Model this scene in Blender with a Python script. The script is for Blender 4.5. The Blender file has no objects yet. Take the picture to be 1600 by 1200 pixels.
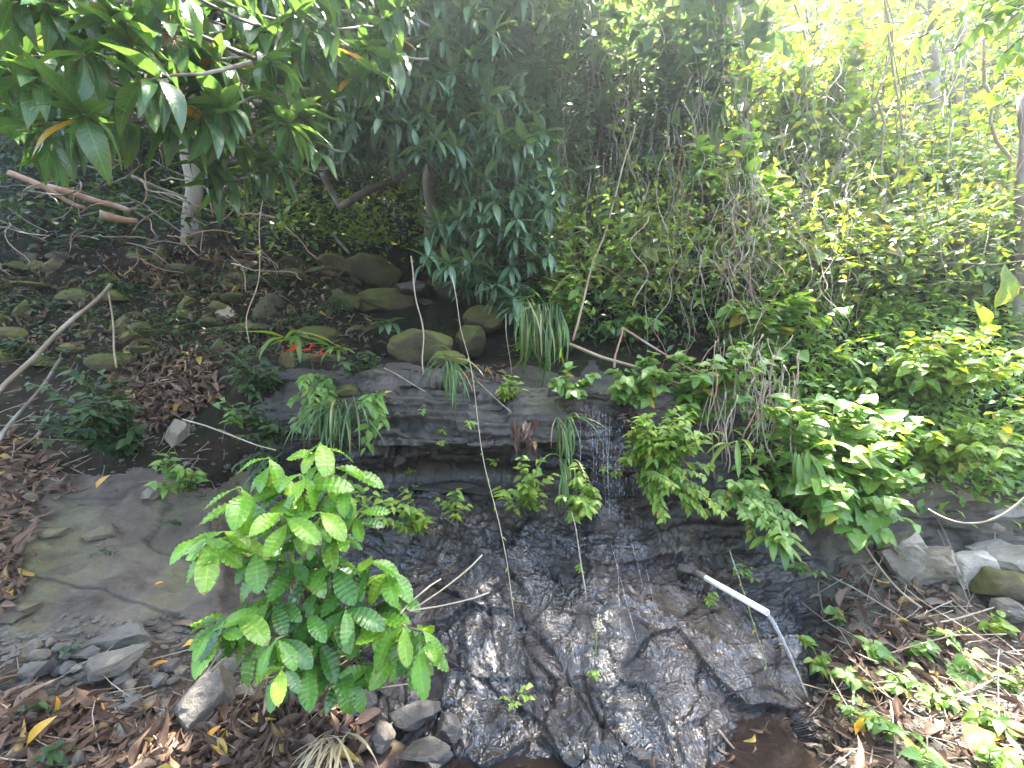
import bpy, math, random
import numpy as np
from mathutils import Vector, Matrix, noise
from mathutils.bvhtree import BVHTree

random.seed(7); RNG = np.random.default_rng(7)
SC = bpy.context.scene
COL = SC.collection
F, CZ = 667.0, 1.55                      # focal length in photo pixels, eye height

# ------------------------------------------------------------------ camera, sky, sun, exposure
cam_d = bpy.data.cameras.new('camera'); cam = bpy.data.objects.new('camera', cam_d); COL.objects.link(cam)
cam.location = (0, 0, CZ); cam.rotation_euler = (math.radians(90), 0, 0)
cam_d.sensor_width = 36; cam_d.lens = 15.0; cam_d.clip_start = 0.05; cam_d.clip_end = 500
SC.camera = cam
SUN_EL, SUN_AZ = math.radians(67), math.radians(30)      # azimuth: right of the view direction
world = bpy.data.worlds.new('World'); SC.world = world; world.use_nodes = True
wn = world.node_tree.nodes; wl = world.node_tree.links
bg = wn.get('Background') or wn.new('ShaderNodeBackground')
sky = wn.new('ShaderNodeTexSky'); sky.sky_type = 'NISHITA'; sky.sun_disc = False
sky.sun_elevation = SUN_EL; sky.sun_rotation = SUN_AZ
sky.air_density = 1.0; sky.dust_density = 4.0; sky.ozone_density = 0.6
wl.new(sky.outputs[0], bg.inputs[0]); bg.inputs[1].default_value = 0.15
sun_d = bpy.data.lights.new('sun', 'SUN'); sun = bpy.data.objects.new('sun', sun_d); COL.objects.link(sun)
sun_d.energy = 5.0; sun_d.angle = math.radians(0.5); sun_d.color = (1.0, 0.95, 0.86)
to_sun = Vector((math.sin(SUN_AZ)*math.cos(SUN_EL), math.cos(SUN_AZ)*math.cos(SUN_EL), math.sin(SUN_EL)))
sun.rotation_euler = to_sun.to_track_quat('Z', 'Y').to_euler()
sun.location = to_sun*60
SC.view_settings.view_transform = 'Standard'; SC.view_settings.look = 'None'
SC.view_settings.gamma = 1.0; SC.view_settings.exposure = 3.75
SC.render.engine = 'CYCLES'
SC.cycles.max_bounces = 8; SC.cycles.diffuse_bounces = 4; SC.cycles.transmission_bounces = 4
SC.cycles.volume_bounces = 0; SC.cycles.use_denoising = True
HAZE = 0.0038

def P(px, py, Y): return Vector(((px-800)/F*Y, Y, CZ-(py-600)/F*Y))
def PX(v): return (800+v[0]/v[1]*F, 600-(v[2]-CZ)/v[1]*F)
U = random.uniform
def rnd_unit():
    v = Vector((random.gauss(0, 1), random.gauss(0, 1), random.gauss(0, 1)))
    return v.normalized()

# ------------------------------------------------------------------ materials
def nodes_of(name):
    m = bpy.data.materials.new(name); m.use_nodes = True
    nt = m.node_tree
    for n in list(nt.nodes): nt.nodes.remove(n)
    out = nt.nodes.new('ShaderNodeOutputMaterial')
    return m, nt, out
def N(nt, typ, ins=None, **kw):
    n = nt.nodes.new(typ)
    for k, v in kw.items(): setattr(n, k, v)
    for k, v in (ins or {}).items():
        if isinstance(v, bpy.types.NodeSocket): nt.links.new(v, n.inputs[k])
        else: n.inputs[k].default_value = v
    return n
def math_(nt, op, a, b=0.0, c=0.0):
    n = N(nt, 'ShaderNodeMath', {0: a, 1: b, 2: c}, operation=op); return n.outputs[0]
def mixc(nt, fac, a, b, blend='MIX'):
    n = N(nt, 'ShaderNodeMix', data_type='RGBA', blend_type=blend)
    for i, v in ((0, fac), (6, a), (7, b)):
        if isinstance(v, bpy.types.NodeSocket): nt.links.new(v, n.inputs[i])
        else: n.inputs[i].default_value = v if i == 0 else (*v[:3], 1)
    return n.outputs[2]
def ramp(nt, fac, stops, interp='LINEAR'):
    n = nt.nodes.new('ShaderNodeValToRGB'); n.color_ramp.interpolation = interp
    e = n.color_ramp.elements
    while len(e) < len(stops): e.new(0.5)
    for i, (p, c) in enumerate(stops): e[i].position = p; e[i].color = (*c, 1)
    nt.links.new(fac, n.inputs[0]); return n.outputs[0]
def g3(v): return (v, v, v)

def leaf_mat(name, stops, trans=0.45, tcol=1.6, rough=0.38, vein=0.5, laterals=11, spec=0.5, ty=(1.25, 1.1, 0.45)):
    """stops: colour by per-leaf random number"""
    m, nt, out = nodes_of(name)
    oi = N(nt, 'ShaderNodeObjectInfo'); at = N(nt, 'ShaderNodeAttribute', attribute_name='rnd')
    r = math_(nt, 'FRACT', math_(nt, 'ADD', oi.outputs['Random'], at.outputs['Fac']))
    col = ramp(nt, r, stops)
    uv = N(nt, 'ShaderNodeUVMap'); sep = N(nt, 'ShaderNodeSeparateXYZ', {0: uv.outputs[0]})
    au = math_(nt, 'ABSOLUTE', math_(nt, 'SUBTRACT', sep.outputs[0], 0.5))
    mid = math_(nt, 'LESS_THAN', au, 0.035)
    ph = math_(nt, 'SUBTRACT', math_(nt, 'MULTIPLY', sep.outputs[1], laterals*6.2832), math_(nt, 'MULTIPLY', au, laterals*2.2))
    lat = math_(nt, 'POWER', math_(nt, 'MULTIPLY_ADD', math_(nt, 'SINE', ph), 0.5, 0.5), 9.0)
    vn = math_(nt, 'MAXIMUM', mid, math_(nt, 'MULTIPLY', lat, 0.55))
    vn = math_(nt, 'MULTIPLY', vn, vein)
    geo = N(nt, 'ShaderNodeNewGeometry')
    nz = N(nt, 'ShaderNodeTexNoise', {'Vector': geo.outputs['Position'], 'Scale': 14.0, 'Detail': 3.0})
    mott = math_(nt, 'MULTIPLY_ADD', nz.outputs[0], 0.9, 0.55)
    mul = N(nt, 'ShaderNodeCombineColor', {0: mott, 1: mott, 2: mott})
    col = mixc(nt, 0.7, col, mul.outputs[0], 'MULTIPLY')
    light = mixc(nt, 1.0, col, (2.0, 1.8, 1.5), 'MULTIPLY')
    col2 = mixc(nt, vn, col, light)
    nsp = N(nt, 'ShaderNodeTexNoise', {'Vector': geo.outputs['Position'], 'Scale': 60.0, 'Detail': 2.0})
    sp = math_(nt, 'GREATER_THAN', nsp.outputs[0], 0.70)
    col2 = mixc(nt, math_(nt, 'MULTIPLY', sp, 0.55), col2, (0.10, 0.07, 0.025))
    edge = math_(nt, 'MULTIPLY', math_(nt, 'GREATER_THAN', au, .43), math_(nt, 'GREATER_THAN', nz.outputs[0], .56))
    tip = math_(nt, 'MULTIPLY', math_(nt, 'GREATER_THAN', math_(nt, 'MULTIPLY_ADD', nz.outputs[0], .25, sep.outputs[1]), 1.07), math_(nt, 'GREATER_THAN', r, .7))
    col2 = mixc(nt, math_(nt, 'MULTIPLY', math_(nt, 'MAXIMUM', edge, tip), .7), col2, (.14, .08, .03))
    bump = N(nt, 'ShaderNodeBump', {'Strength': 0.25, 'Distance': 0.004, 'Height': math_(nt, 'SUBTRACT', nz.outputs[0], lat)})
    pb = N(nt, 'ShaderNodeBsdfPrincipled', {'Base Color': col2, 'Roughness': rough, 'Normal': bump.outputs[0], 'Specular IOR Level': spec})
    tc = mixc(nt, 1.0, col2, tuple(tcol*x for x in ty), 'MULTIPLY')
    tr = N(nt, 'ShaderNodeBsdfTranslucent', {'Color': tc})
    mx = N(nt, 'ShaderNodeMixShader', {0: trans, 1: pb.outputs[0], 2: tr.outputs[0]})
    nt.links.new(mx.outputs[0], out.inputs[0]); return m

M = {}
M['mango'] = leaf_mat('mango_leaf', [(0, (.032, .075, .032)), (.5, (.045, .105, .038)), (.9, (.06, .13, .040)), (.980, (.06, .13, .04)), (.985, (.34, .26, .035)), (1, (.30, .15, .04))], .30, 1.8, .27, .55, 12)
M['mango_far'] = leaf_mat('mango_leaf_lifted', [(0, (.044, .098, .058)), (.6, (.07, .14, .077)), (1, (.092, .165, .075))], .22, 1.5, .24, .45, 11)  # leaf colour lifted for sky gloss and to offset crown shading
M['coffee'] = leaf_mat('shrub_leaf_old', [(0, (.040, .105, .026)), (.6, (.065, .165, .032)), (1, (.10, .21, .034))], .42, 1.9, .24, .35, 8)
M['coffee_young'] = leaf_mat('shrub_leaf_young', [(0, (.085, .20, .025)), (.6, (.12, .25, .028)), (1, (.175, .28, .038))], .42, 1.7, .24, .35, 8)
M['heart'] = leaf_mat('heart_leaf', [(0, (.07, .155, .032)), (.6, (.115, .22, .046)), (.96, (.16, .26, .055)), (.985, (.30, .26, .04)), (1, (.33, .22, .03))], .45, 1.8, .42, .35, 6)
M['lime'] = leaf_mat('lime_leaf', [(0, (.085, .17, .022)), (.55, (.14, .24, .028)), (.94, (.20, .28, .04)), (1, (.34, .28, .04))], .48, 1.8, .42, .3, 6)
M['sunny'] = leaf_mat('sunlit_vine_leaf', [(0, (.07, .15, .02)), (.6, (.13, .21, .028)), (.92, (.20, .24, .04)), (1, (.36, .24, .05))], .5, 1.9, .42, .3, 6)  # yellow-green of sun through leaves put into the base colour
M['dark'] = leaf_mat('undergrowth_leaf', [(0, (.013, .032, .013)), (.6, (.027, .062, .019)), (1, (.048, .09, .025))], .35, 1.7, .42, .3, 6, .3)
M['bluish'] = leaf_mat('hazed_vine_leaf', [(0, (.036, .08, .046)), (.6, (.058, .125, .060)), (1, (.09, .16, .065))], .35, 1.6, .42, .3, 6)  # bluish tint puts the dim centre's haze into the leaf colour
M['mixed'] = leaf_mat('woodland_leaf', [(0, (.06, .12, .03)), (.5, (.11, .19, .042)), (.85, (.17, .235, .045)), (.95, (.17, .20, .045)), (1, (.19, .15, .05))], .42, 1.8, .45, .2, 5)
M['grass'] = leaf_mat('grass_blade', [(0, (.035, .085, .025)), (.6, (.06, .13, .035)), (.9, (.10, .16, .05)), (1, (.25, .21, .10))], .35, 1.6, .4, .2, 1)
M['dry'] = leaf_mat('dry_grass', [(0, (.28, .21, .12)), (1, (.40, .33, .20))], .3, 1.2, .6, .2, 1, ty=(1, 1, 1))
M['strap'] = leaf_mat('strap_leaf', [(0, (.07, .15, .025)), (.7, (.11, .20, .035)), (1, (.16, .22, .05))], .4, 1.7, .35, .5, 18)
M['dead'] = leaf_mat('dead_leaf', [(0, (.042, .026, .019)), (.35, (.085, .054, .039)), (.7, (.125, .083, .061)), (.93, (.19, .137, .103)), (.97, (.26, .17, .05)), (1, (.34, .25, .06))], .15, 1.2, .7, .35, 10, .12, ty=(1, 1, 1))
M['yellow'] = leaf_mat('yellow_leaf', [(0, (.48, .30, .03)), (1, (.55, .24, .02))], .3, 1.2, .4, .3, 10, ty=(1, 1, 1))
M['flower'] = leaf_mat('red_bract', [(0, (.55, .03, .02)), (1, (.65, .06, .03))], .3, 1.1, .35, .1, 3, ty=(1, .8, .8))

def wood_mat(name, c1, c2, sc=30, rough=.8, bump=.5):
    m, nt, out = nodes_of(name)
    tc = N(nt, 'ShaderNodeTexCoord'); geo = N(nt, 'ShaderNodeNewGeometry')
    n1 = N(nt, 'ShaderNodeTexNoise', {'Vector': geo.outputs['Position'], 'Scale': sc, 'Detail': 6.0, 'Roughness': .7})
    n2 = N(nt, 'ShaderNodeTexNoise', {'Vector': geo.outputs['Position'], 'Scale': sc/6, 'Detail': 3.0})
    c = mixc(nt, n1.outputs[0], c1, c2)
    c = mixc(nt, math_(nt, 'MULTIPLY', ramp(nt, n2.outputs[0], [(.48, g3(0)), (.66, g3(1))]), .4), c, (.32, .33, .28))
    b = N(nt, 'ShaderNodeBump', {'Strength': bump, 'Distance': .01, 'Height': n1.outputs[0]})
    p = N(nt, 'ShaderNodeBsdfPrincipled', {'Base Color': c, 'Roughness': rough, 'Normal': b.outputs[0]})
    nt.links.new(p.outputs[0], out.inputs[0]); return m
M['bark'] = wood_mat('bark', (.04, .03, .022), (.12, .095, .07), 26)
M['bark_pale'] = wood_mat('pale_bark', (.11, .09, .07), (.30, .26, .21), 20)
M['stem'] = wood_mat('green_stem', (.06, .08, .03), (.12, .12, .05), 40, .6, .2)
M['twig'] = wood_mat('twig', (.10, .07, .05), (.26, .20, .14), 50)
M['vine'] = wood_mat('vine_bark', (.15, .12, .085), (.34, .28, .20), 60)
M['root'] = wood_mat('root_bark', (.13, .07, .045), (.30, .18, .12), 40)
M['stick_bark'] = wood_mat('brown_stick', (.07, .048, .030), (.16, .115, .075), 25, .7, .3)
M['pole'] = wood_mat('weathered_pole', (.13, .09, .05), (.27, .20, .12), 25, .7, .3)

def rock_mat(name, c1, c2, moss=.3, wet=False, rough=.8, bsc=1.0):
    m, nt, out = nodes_of(name)
    geo = N(nt, 'ShaderNodeNewGeometry'); pos = geo.outputs['Position']
    oi = N(nt, 'ShaderNodeObjectInfo')
    n1 = N(nt, 'ShaderNodeTexNoise', {'Vector': pos, 'Scale': 2.6, 'Detail': 8.0, 'Roughness': .65})
    n2 = N(nt, 'ShaderNodeTexNoise', {'Vector': pos, 'Scale': 22.0*bsc, 'Detail': 8.0, 'Roughness': .7})
    n3 = N(nt, 'ShaderNodeTexNoise', {'Vector': pos, 'Scale': 1.3, 'Detail': 5.0, 'Roughness': .6})
    c = mixc(nt, ramp(nt, n1.outputs[0], [(.35, g3(0)), (.65, g3(1))]), c1, c2)
    sh = math_(nt, 'MULTIPLY_ADD', n2.outputs[0], .9, .55)
    c = mixc(nt, .8, c, N(nt, 'ShaderNodeCombineColor', {0: sh, 1: sh, 2: sh}).outputs[0], 'MULTIPLY')
    ms = ramp(nt, n3.outputs[0], [(.62-.35*moss, g3(0)), (.72-.3*moss, g3(1))])
    nm = N(nt, 'ShaderNodeSeparateXYZ', {0: geo.outputs['Normal']})
    up = ramp(nt, math_(nt, 'MULTIPLY_ADD', nm.outputs[2], .5, .5), [(.45, g3(.15)), (.8, g3(1))])
    msk = math_(nt, 'MULTIPLY', math_(nt, 'MULTIPLY', ms, up), moss*1.6)
    mc = mixc(nt, n2.outputs[0], (.035, .045, .010), (.11, .12, .025))
    c = mixc(nt, N(nt, 'ShaderNodeClamp', {0: msk}).outputs[0], c, mc)
    tint = ramp(nt, oi.outputs['Random'], [(0, (.62, .58, .54)), (.4, (1, .98, .95)), (.7, (1.1, .98, .84)), (1, (1.3, 1.25, 1.2))]) if not wet else None
    if tint: c = mixc(nt, 1.0, c, tint, 'MULTIPLY')
    h = math_(nt, 'MULTIPLY_ADD', n2.outputs[0], .6, n1.outputs[0])
    rgh = rough
    if wet:
        # wet mask: seep, plus painted shade in the left hollow (vertex attribute); wet rock is darker and glossy
        wa = N(nt, 'ShaderNodeAttribute', attribute_name='wet').outputs['Fac']
        wn_ = N(nt, 'ShaderNodeTexNoise', {'Vector': pos, 'Scale': 5.0, 'Detail': 6.0})
        wm = N(nt, 'ShaderNodeClamp', {0: math_(nt, 'ADD', wa, math_(nt, 'MULTIPLY_ADD', wn_.outputs[0], .7, -.42))}).outputs[0]
        wm = N(nt, 'ShaderNodeClamp', {0: math_(nt, 'MULTIPLY', wm, math_(nt, 'GREATER_THAN', wa, .02))}).outputs[0]
        c = mixc(nt, wm, c, mixc(nt, ramp(nt, n3.outputs[0], [(.46, g3(0)), (.62, g3(1))]), (.011, .0105, .0115), (.034, .023, .017)))
        rr = math_(nt, 'MULTIPLY_ADD', wn_.outputs[0], .28, .03)
        rgh = N(nt, 'ShaderNodeMix', {0: wm, 2: rough, 3: rr}).outputs[0]
        mp = N(nt, 'ShaderNodeMapping', {'Vector': pos, 'Scale': (1, 1, .55)})
        ds = N(nt, 'ShaderNodeTexNoise', {'Vector': mp.outputs[0], 'Scale': 9.0, 'Detail': 3.0})
        dv = N(nt, 'ShaderNodeVectorMath', {0: mp.outputs[0], 1: ds.outputs['Color']}, operation='ADD')
        rid = N(nt, 'ShaderNodeTexNoise', {'Vector': dv.outputs[0], 'Scale': 22.0, 'Detail': 5.0, 'Roughness': .6}, noise_type='RIDGED_MULTIFRACTAL')
        h = math_(nt, 'MULTIPLY_ADD', math_(nt, 'MULTIPLY', rid.outputs[0], wm), .25, h)
    b = N(nt, 'ShaderNodeBump', {'Strength': .8, 'Distance': .03, 'Height': h})
    p = N(nt, 'ShaderNodeBsdfPrincipled', {'Base Color': c, 'Roughness': rgh, 'Normal': b.outputs[0], 'Specular IOR Level': .2})
    if wet:
        film = ramp(nt, wn_.outputs[0], [(.38, g3(.06)), (.58, g3(1))]); nt.links.new(math_(nt, 'MULTIPLY', wm, film), p.inputs['Coat Weight']); nt.links.new(math_(nt, 'MULTIPLY_ADD', n1.outputs[0], .22, .03), p.inputs['Coat Roughness']); p.inputs['Coat IOR'].default_value = 1.52
        mp2 = N(nt, 'ShaderNodeMapping', {'Vector': pos, 'Scale': (1, 1, .42), 'Rotation': (0, .45, 0)})
        d2 = N(nt, 'ShaderNodeTexNoise', {'Vector': mp2.outputs[0], 'Scale': 4.0, 'Detail': 2.0})
        dv2 = N(nt, 'ShaderNodeVectorMath', {0: d2.outputs['Color'], 1: (.35, .35, .35)}, operation='MULTIPLY')
        dv2 = N(nt, 'ShaderNodeVectorMath', {0: mp2.outputs[0], 1: dv2.outputs[0]}, operation='ADD')
        r1 = N(nt, 'ShaderNodeTexNoise', {'Vector': dv2.outputs[0], 'Scale': 11.0, 'Detail': 2.0, 'Roughness': .45})
        r2 = N(nt, 'ShaderNodeTexNoise', {'Vector': dv2.outputs[0], 'Scale': 34.0, 'Detail': 1.0})
        h2 = math_(nt, 'MULTIPLY_ADD', math_(nt, 'ABSOLUTE', math_(nt, 'SUBTRACT', r2.outputs[0], .5)), 1.3, math_(nt, 'MULTIPLY', math_(nt, 'ABSOLUTE', math_(nt, 'SUBTRACT', r1.outputs[0], .5)), 1.9))
        pn = N(nt, 'ShaderNodeTexNoise', {'Vector': dv2.outputs[0], 'Scale': 3.2, 'Detail': 2.0})
        h2 = math_(nt, 'MULTIPLY', h2, ramp(nt, pn.outputs[0], [(.36, g3(.35)), (.62, g3(1))]))
        b2 = N(nt, 'ShaderNodeBump', {'Strength': 1.0, 'Distance': .030, 'Height': h2}); nt.links.new(b2.outputs[0], p.inputs['Coat Normal'])
        sl = N(nt, 'ShaderNodeMix', {0: wm, 2: .5, 3: .15}); nt.links.new(sl.outputs[0], p.inputs['Specular IOR Level'])
    nt.links.new(p.outputs[0], out.inputs[0]); return m
M['rock_face'] = rock_mat('wet_rock', (.020, .017, .013), (.052, .043, .033), .22, True, .65)
M['rock_left'] = rock_mat('dry_rock', (.046, .038, .030), (.130, .108, .086), .27)
M['rock_bank'] = rock_mat('bank_rock', (.06, .056, .042), (.17, .158, .132), .35)
M['stone'] = rock_mat('grey_stone', (.075, .07, .063), (.17, .155, .135), .12, bsc=1.5)
M['stone_dark'] = rock_mat('dark_stone', (.05, .05, .05), (.11, .105, .10), .05, bsc=1.5, rough=.5)
M['stone_moss'] = rock_mat('mossy_stone', (.034, .030, .02), (.09, .08, .052), .7, bsc=1.5)
M['stone_pale'] = rock_mat('pale_stone', (.13, .12, .10), (.31, .285, .25), .4, bsc=1.5)

def soil_mat(name, c1, c2, c3, sc=9):
    m, nt, out = nodes_of(name)
    geo = N(nt, 'ShaderNodeNewGeometry'); pos = geo.outputs['Position']
    n1 = N(nt, 'ShaderNodeTexNoise', {'Vector': pos, 'Scale': sc, 'Detail': 8.0, 'Roughness': .75})
    n2 = N(nt, 'ShaderNodeTexNoise', {'Vector': pos, 'Scale': 1.1, 'Detail': 4.0})
    v = N(nt, 'ShaderNodeTexVoronoi', {'Vector': pos, 'Scale': sc*5})
    c = mixc(nt, ramp(nt, n1.outputs[0], [(.35, g3(0)), (.65, g3(1))]), c1, c2)
    c = mixc(nt, ramp(nt, n2.outputs[0], [(.45, g3(0)), (.62, g3(.8))]), c, c3)
    c = mixc(nt, .25, c, v.outputs['Color'], 'MULTIPLY')
    h = math_(nt, 'MULTIPLY_ADD', v.outputs[0], .3, n1.outputs[0])
    b = N(nt, 'ShaderNodeBump', {'Strength': .9, 'Distance': .03, 'Height': h})
    p = N(nt, 'ShaderNodeBsdfPrincipled', {'Base Color': c, 'Roughness': .9, 'Normal': b.outputs[0], 'Specular IOR Level': .08})
    nt.links.new(p.outputs[0], out.inputs[0]); return m
M['soil'] = soil_mat('forest_soil', (.035, .026, .02), (.09, .066, .052), (.06, .05, .036))
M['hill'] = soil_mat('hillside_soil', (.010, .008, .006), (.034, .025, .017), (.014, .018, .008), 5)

def simple(name, col, rough=.5, trans=0, spec=.5, bump=0, alpha=1):
    m, nt, out = nodes_of(name)
    geo = N(nt, 'ShaderNodeNewGeometry')
    n1 = N(nt, 'ShaderNodeTexNoise', {'Vector': geo.outputs['Position'], 'Scale': 18.0, 'Detail': 5.0})
    v = math_(nt, 'MULTIPLY_ADD', n1.outputs[0], .5, .75)
    c = mixc(nt, .8, col, N(nt, 'ShaderNodeCombineColor', {0: v, 1: v, 2: v}).outputs[0], 'MULTIPLY')
    p = N(nt, 'ShaderNodeBsdfPrincipled', {'Base Color': c, 'Roughness': rough, 'Transmission Weight': trans, 'Specular IOR Level': spec, 'IOR': 1.33 if trans else 1.5})
    if bump:
        b = N(nt, 'ShaderNodeBump', {'Strength': bump, 'Distance': .02, 'Height': n1.outputs[0]}); nt.links.new(b.outputs[0], p.inputs['Normal'])
    nt.links.new(p.outputs[0], out.inputs[0]); return m
M['pvc'] = wood_mat('weathered_white_plastic', (.50, .46, .37), (.80, .79, .75), 45, .45, .1)
M['pvc_old'] = simple('muddy_plastic', (.22, .15, .12), .3, bump=.2)
M['water'] = simple('clear_water', (.95, .97, 1.0), .03, .9)
M['pool'] = simple('muddy_water', (.06, .042, .036), .05, .75, .6, bump=.12)

# ------------------------------------------------------------------ mesh helpers
def mesh_np(name, V, Q, mat, uv=None, rnd=None, smooth=True, extra=None):
    """V (n,3), Q (k,3|4) -> mesh datablock"""
    me = bpy.data.meshes.new(name); V = np.asarray(V, np.float32); Q = np.asarray(Q, np.int32)
    k, w = Q.shape
    me.vertices.add(len(V)); me.vertices.foreach_set('co', V.ravel())
    me.loops.add(k*w); me.loops.foreach_set('vertex_index', Q.ravel())
    me.polygons.add(k); me.polygons.foreach_set('loop_start', np.arange(0, k*w, w, dtype=np.int32))
    me.polygons.foreach_set('use_smooth', np.full(k, smooth))
    if uv is not None:
        l = me.uv_layers.new(name='UVMap'); l.data.foreach_set('uv', np.asarray(uv, np.float32)[Q.ravel()].ravel())
    for nm, arr in (('rnd', rnd), *((extra or {}).items())):
        if arr is not None:
            a = me.attributes.new(nm, 'FLOAT', 'POINT'); a.data.foreach_set('value', np.asarray(arr, np.float32))
    me.update(calc_edges=True); me.materials.append(mat); return me
def link(name, data, parent=None, loc=None, mat4=None):
    o = bpy.data.objects.new(name, data); COL.objects.link(o)
    if parent: o.parent = parent
    if mat4 is not None: o.matrix_local = mat4
    elif loc is not None: o.location = loc
    return o
def tag(o, label=None, cat=None, group=None, kind=None):
    for k, v in (('label', label), ('category', cat), ('group', group), ('kind', kind)):
        if v: o[k] = v
    return o
def thing(name, label, cat, loc, group=None):
    o = link(name, None, loc=loc); o.empty_display_size = .1
    return tag(o, label, cat, group)

class MB:
    def __init__(s): s.V = []; s.Q = []; s.n = 0
    def add(s, V, Q):
        V = np.asarray(V, float); s.V.append(V); s.Q.append(np.asarray(Q)+s.n); s.n += len(V)
    def tube(s, pts, rad, sides=6, jitter=0):
        pts = [Vector(p) for p in pts]; n = len(pts)
        if isinstance(rad, (int, float)): rad = [rad]*n
        V = []; up = Vector((.3, .2, 1)).normalized()
        for i, p in enumerate(pts):
            t = (pts[min(i+1, n-1)]-pts[max(i-1, 0)])
            t = t.normalized() if t.length > 1e-9 else Vector((0, 0, 1))
            a = t.cross(up)
            if a.length < .05: a = t.cross(Vector((1, 0, 0)))
            a.normalize(); b = t.cross(a)
            for k in range(sides):
                an = 2*math.pi*k/sides; r = rad[i]*(1+U(-jitter, jitter))
                V.append(p+a*(math.cos(an)*r)+b*(math.sin(an)*r))
        Q = [(i*sides+k, i*sides+(k+1) % sides, (i+1)*sides+(k+1) % sides, (i+1)*sides+k) for i in range(n-1) for k in range(sides)]
        V.append(pts[0]); V.append(pts[-1]); e0 = n*sides; e1 = e0+1
        for k in range(0, sides, 2):
            k1, k2, o = (k+1) % sides, (k+2) % sides, (n-1)*sides; Q.append((e0, k2, k1, k)); Q.append((e1, o+k, o+k1, o+k2))
        s.add([tuple(v) for v in V], Q)
    def build(s, name, mat, parent=None, origin=None, smooth=True):
        V = np.concatenate(s.V); 
        if origin is not None: V = V-np.array(origin)
        me = mesh_np(name, V, np.concatenate(s.Q), mat, smooth=smooth)
        return link(name, me, parent, loc=None if parent else origin)

def curve(p0, p1, n=8, sag=0.0, wob=0.0, bend=None):
    p0 = Vector(p0); p1 = Vector(p1); out = []; s1 = U(0, 100)
    L = (p1-p0).length
    for i in range(n+1):
        t = i/n; p = p0.lerp(p1, t)
        p.z -= sag*4*t*(1-t)
        if bend: p += Vector(bend)*(4*t*(1-t))
        if wob:
            w = wob*math.sin(math.pi*min(1, t*1.0+.0)) if False else wob*min(1, 4*t, 4*(1-t)+.3)
            p += Vector((noise.noise((s1, t*L*2.2, 0)), noise.noise((s1+9, t*L*2.2, 5)), noise.noise((s1+17, t*L*2.2, 9))*.5))*w
        out.append(p)
    return out

# leaf templates: unit length along +Y, face +Z
def leaf_grid(nu, nv, width, shape, fold=.18, bend=.35, corr=0, ncorr=8, wavy=0, cup=0):
    V = []; UV = []
    for j in range(nv+1):
        v = j/nv; w = width*shape(v)*.5
        ang = bend*v                                           # bends down along its length
        y = math.sin(ang)/bend if bend else v
        z = -(1-math.cos(ang))/bend if bend else 0
        for i in range(nu+1):
            u = i/nu*2-1
            x = u*w; zz = abs(u)*w*fold*2
            if corr: zz += corr*math.sin(2*math.pi*ncorr*v-abs(u)*3.2)*min(1, abs(u)*2.2)*(.35+shape(v)*.65)
            if wavy: zz += wavy*math.sin(9*v+2*u+1.3*(u > 0))*abs(u)
            if cup: zz -= cup*u*u*w
            V.append((x, y, z+zz)); UV.append((i/nu, v))
    Q = [(j*(nu+1)+i, j*(nu+1)+i+1, (j+1)*(nu+1)+i+1, (j+1)*(nu+1)+i) for j in range(nv) for i in range(nu)]
    return np.array(V), np.array(Q), np.array(UV)
def sh_lance(v): return max(.015, math.sin(math.pi*v**.8)**.9*(1-.25*v))
def sh_obov(v): return max(.03, math.sin(math.pi*v**1.35)**.75)
def sh_ovate(v): return max(.02, math.sin(math.pi*v**.62)**.9)
def sh_heart(v): return max(.02, (min(1, .55+v*3) if v < .2 else 1)*(1-v**1.6)**.8)
def sh_strap(v): return max(.02, min(1, .25+v*2.2)*(1-v**5))
TPL = {
    'mango': [leaf_grid(4, 8, .32, sh_lance, .16, b, wavy=.012) for b in (.35, .7, 1.1)],
    'mango_s': [leaf_grid(2, 5, .29, sh_lance, .2, b) for b in (.2, .5, .9)],
    'coffee': [leaf_grid(8, 26, .40, sh_obov, .10, b, corr=.026, ncorr=9, wavy=.015) for b in (.3, .7, 1.0)],
    'heart': [leaf_grid(4, 5, .86, sh_heart, .12, b, wavy=.02) for b in (.3, .7)],
    'ovate': [leaf_grid(2, 5, .5, sh_ovate, .2, b) for b in (.3, .8)],
    'far': [leaf_grid(1, 2, .55, sh_ovate, 0, b) for b in (.3, .7)],
    'card': [leaf_grid(2, 2, .5, sh_ovate, .2, b) for b in (.3, .7)],
    'strap': [leaf_grid(4, 14, .13, sh_strap, .25, b, wavy=.012) for b in (.5, 1.1, 1.6)],
    'blade': [leaf_grid(2, 9, .035, sh_strap, .5, b) for b in (.8, 1.5, 2.2)],
    'dead': [leaf_grid(4, 7, .27, sh_lance, f, b, wavy=wv) for f, b, wv in ((.5, .8, .05), (-.4, -1.0, .06), (.9, .3, .03), (.3, 1.6, .05))],
    'round': [leaf_grid(4, 6, .6, sh_ovate, .25, b, wavy=.04) for b in (.3, .8)],
}
MESH = {}
def leaf_mesh(tp, k, mat):
    key = (tp, k, mat)
    if key not in MESH:
        V, Q, uv = TPL[tp][k]; MESH[key] = mesh_np('leaf', V, Q, M[mat], uv)
    return MESH[key]
def leaf_m(p, d, size, up=None, roll=0, wide=1.0):
    d = Vector(d).normalized(); up = Vector(up) if up is not None else Vector((0, 0, 1))
    x = d.cross(up)
    if x.length < .05: x = d.cross(Vector((1, .3, 0)))
    x.normalize(); z = x.cross(d)
    if roll:
        c, s = math.cos(roll), math.sin(roll); x, z = x*c+z*s, z*c-x*s
    m = Matrix(((x.x*size*wide, d.x*size, z.x*size, p[0]), (x.y*size*wide, d.y*size, z.y*size, p[1]), (x.z*size*wide, d.z*size, z.z*size, p[2]), (0, 0, 0, 1)))
    return m
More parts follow.
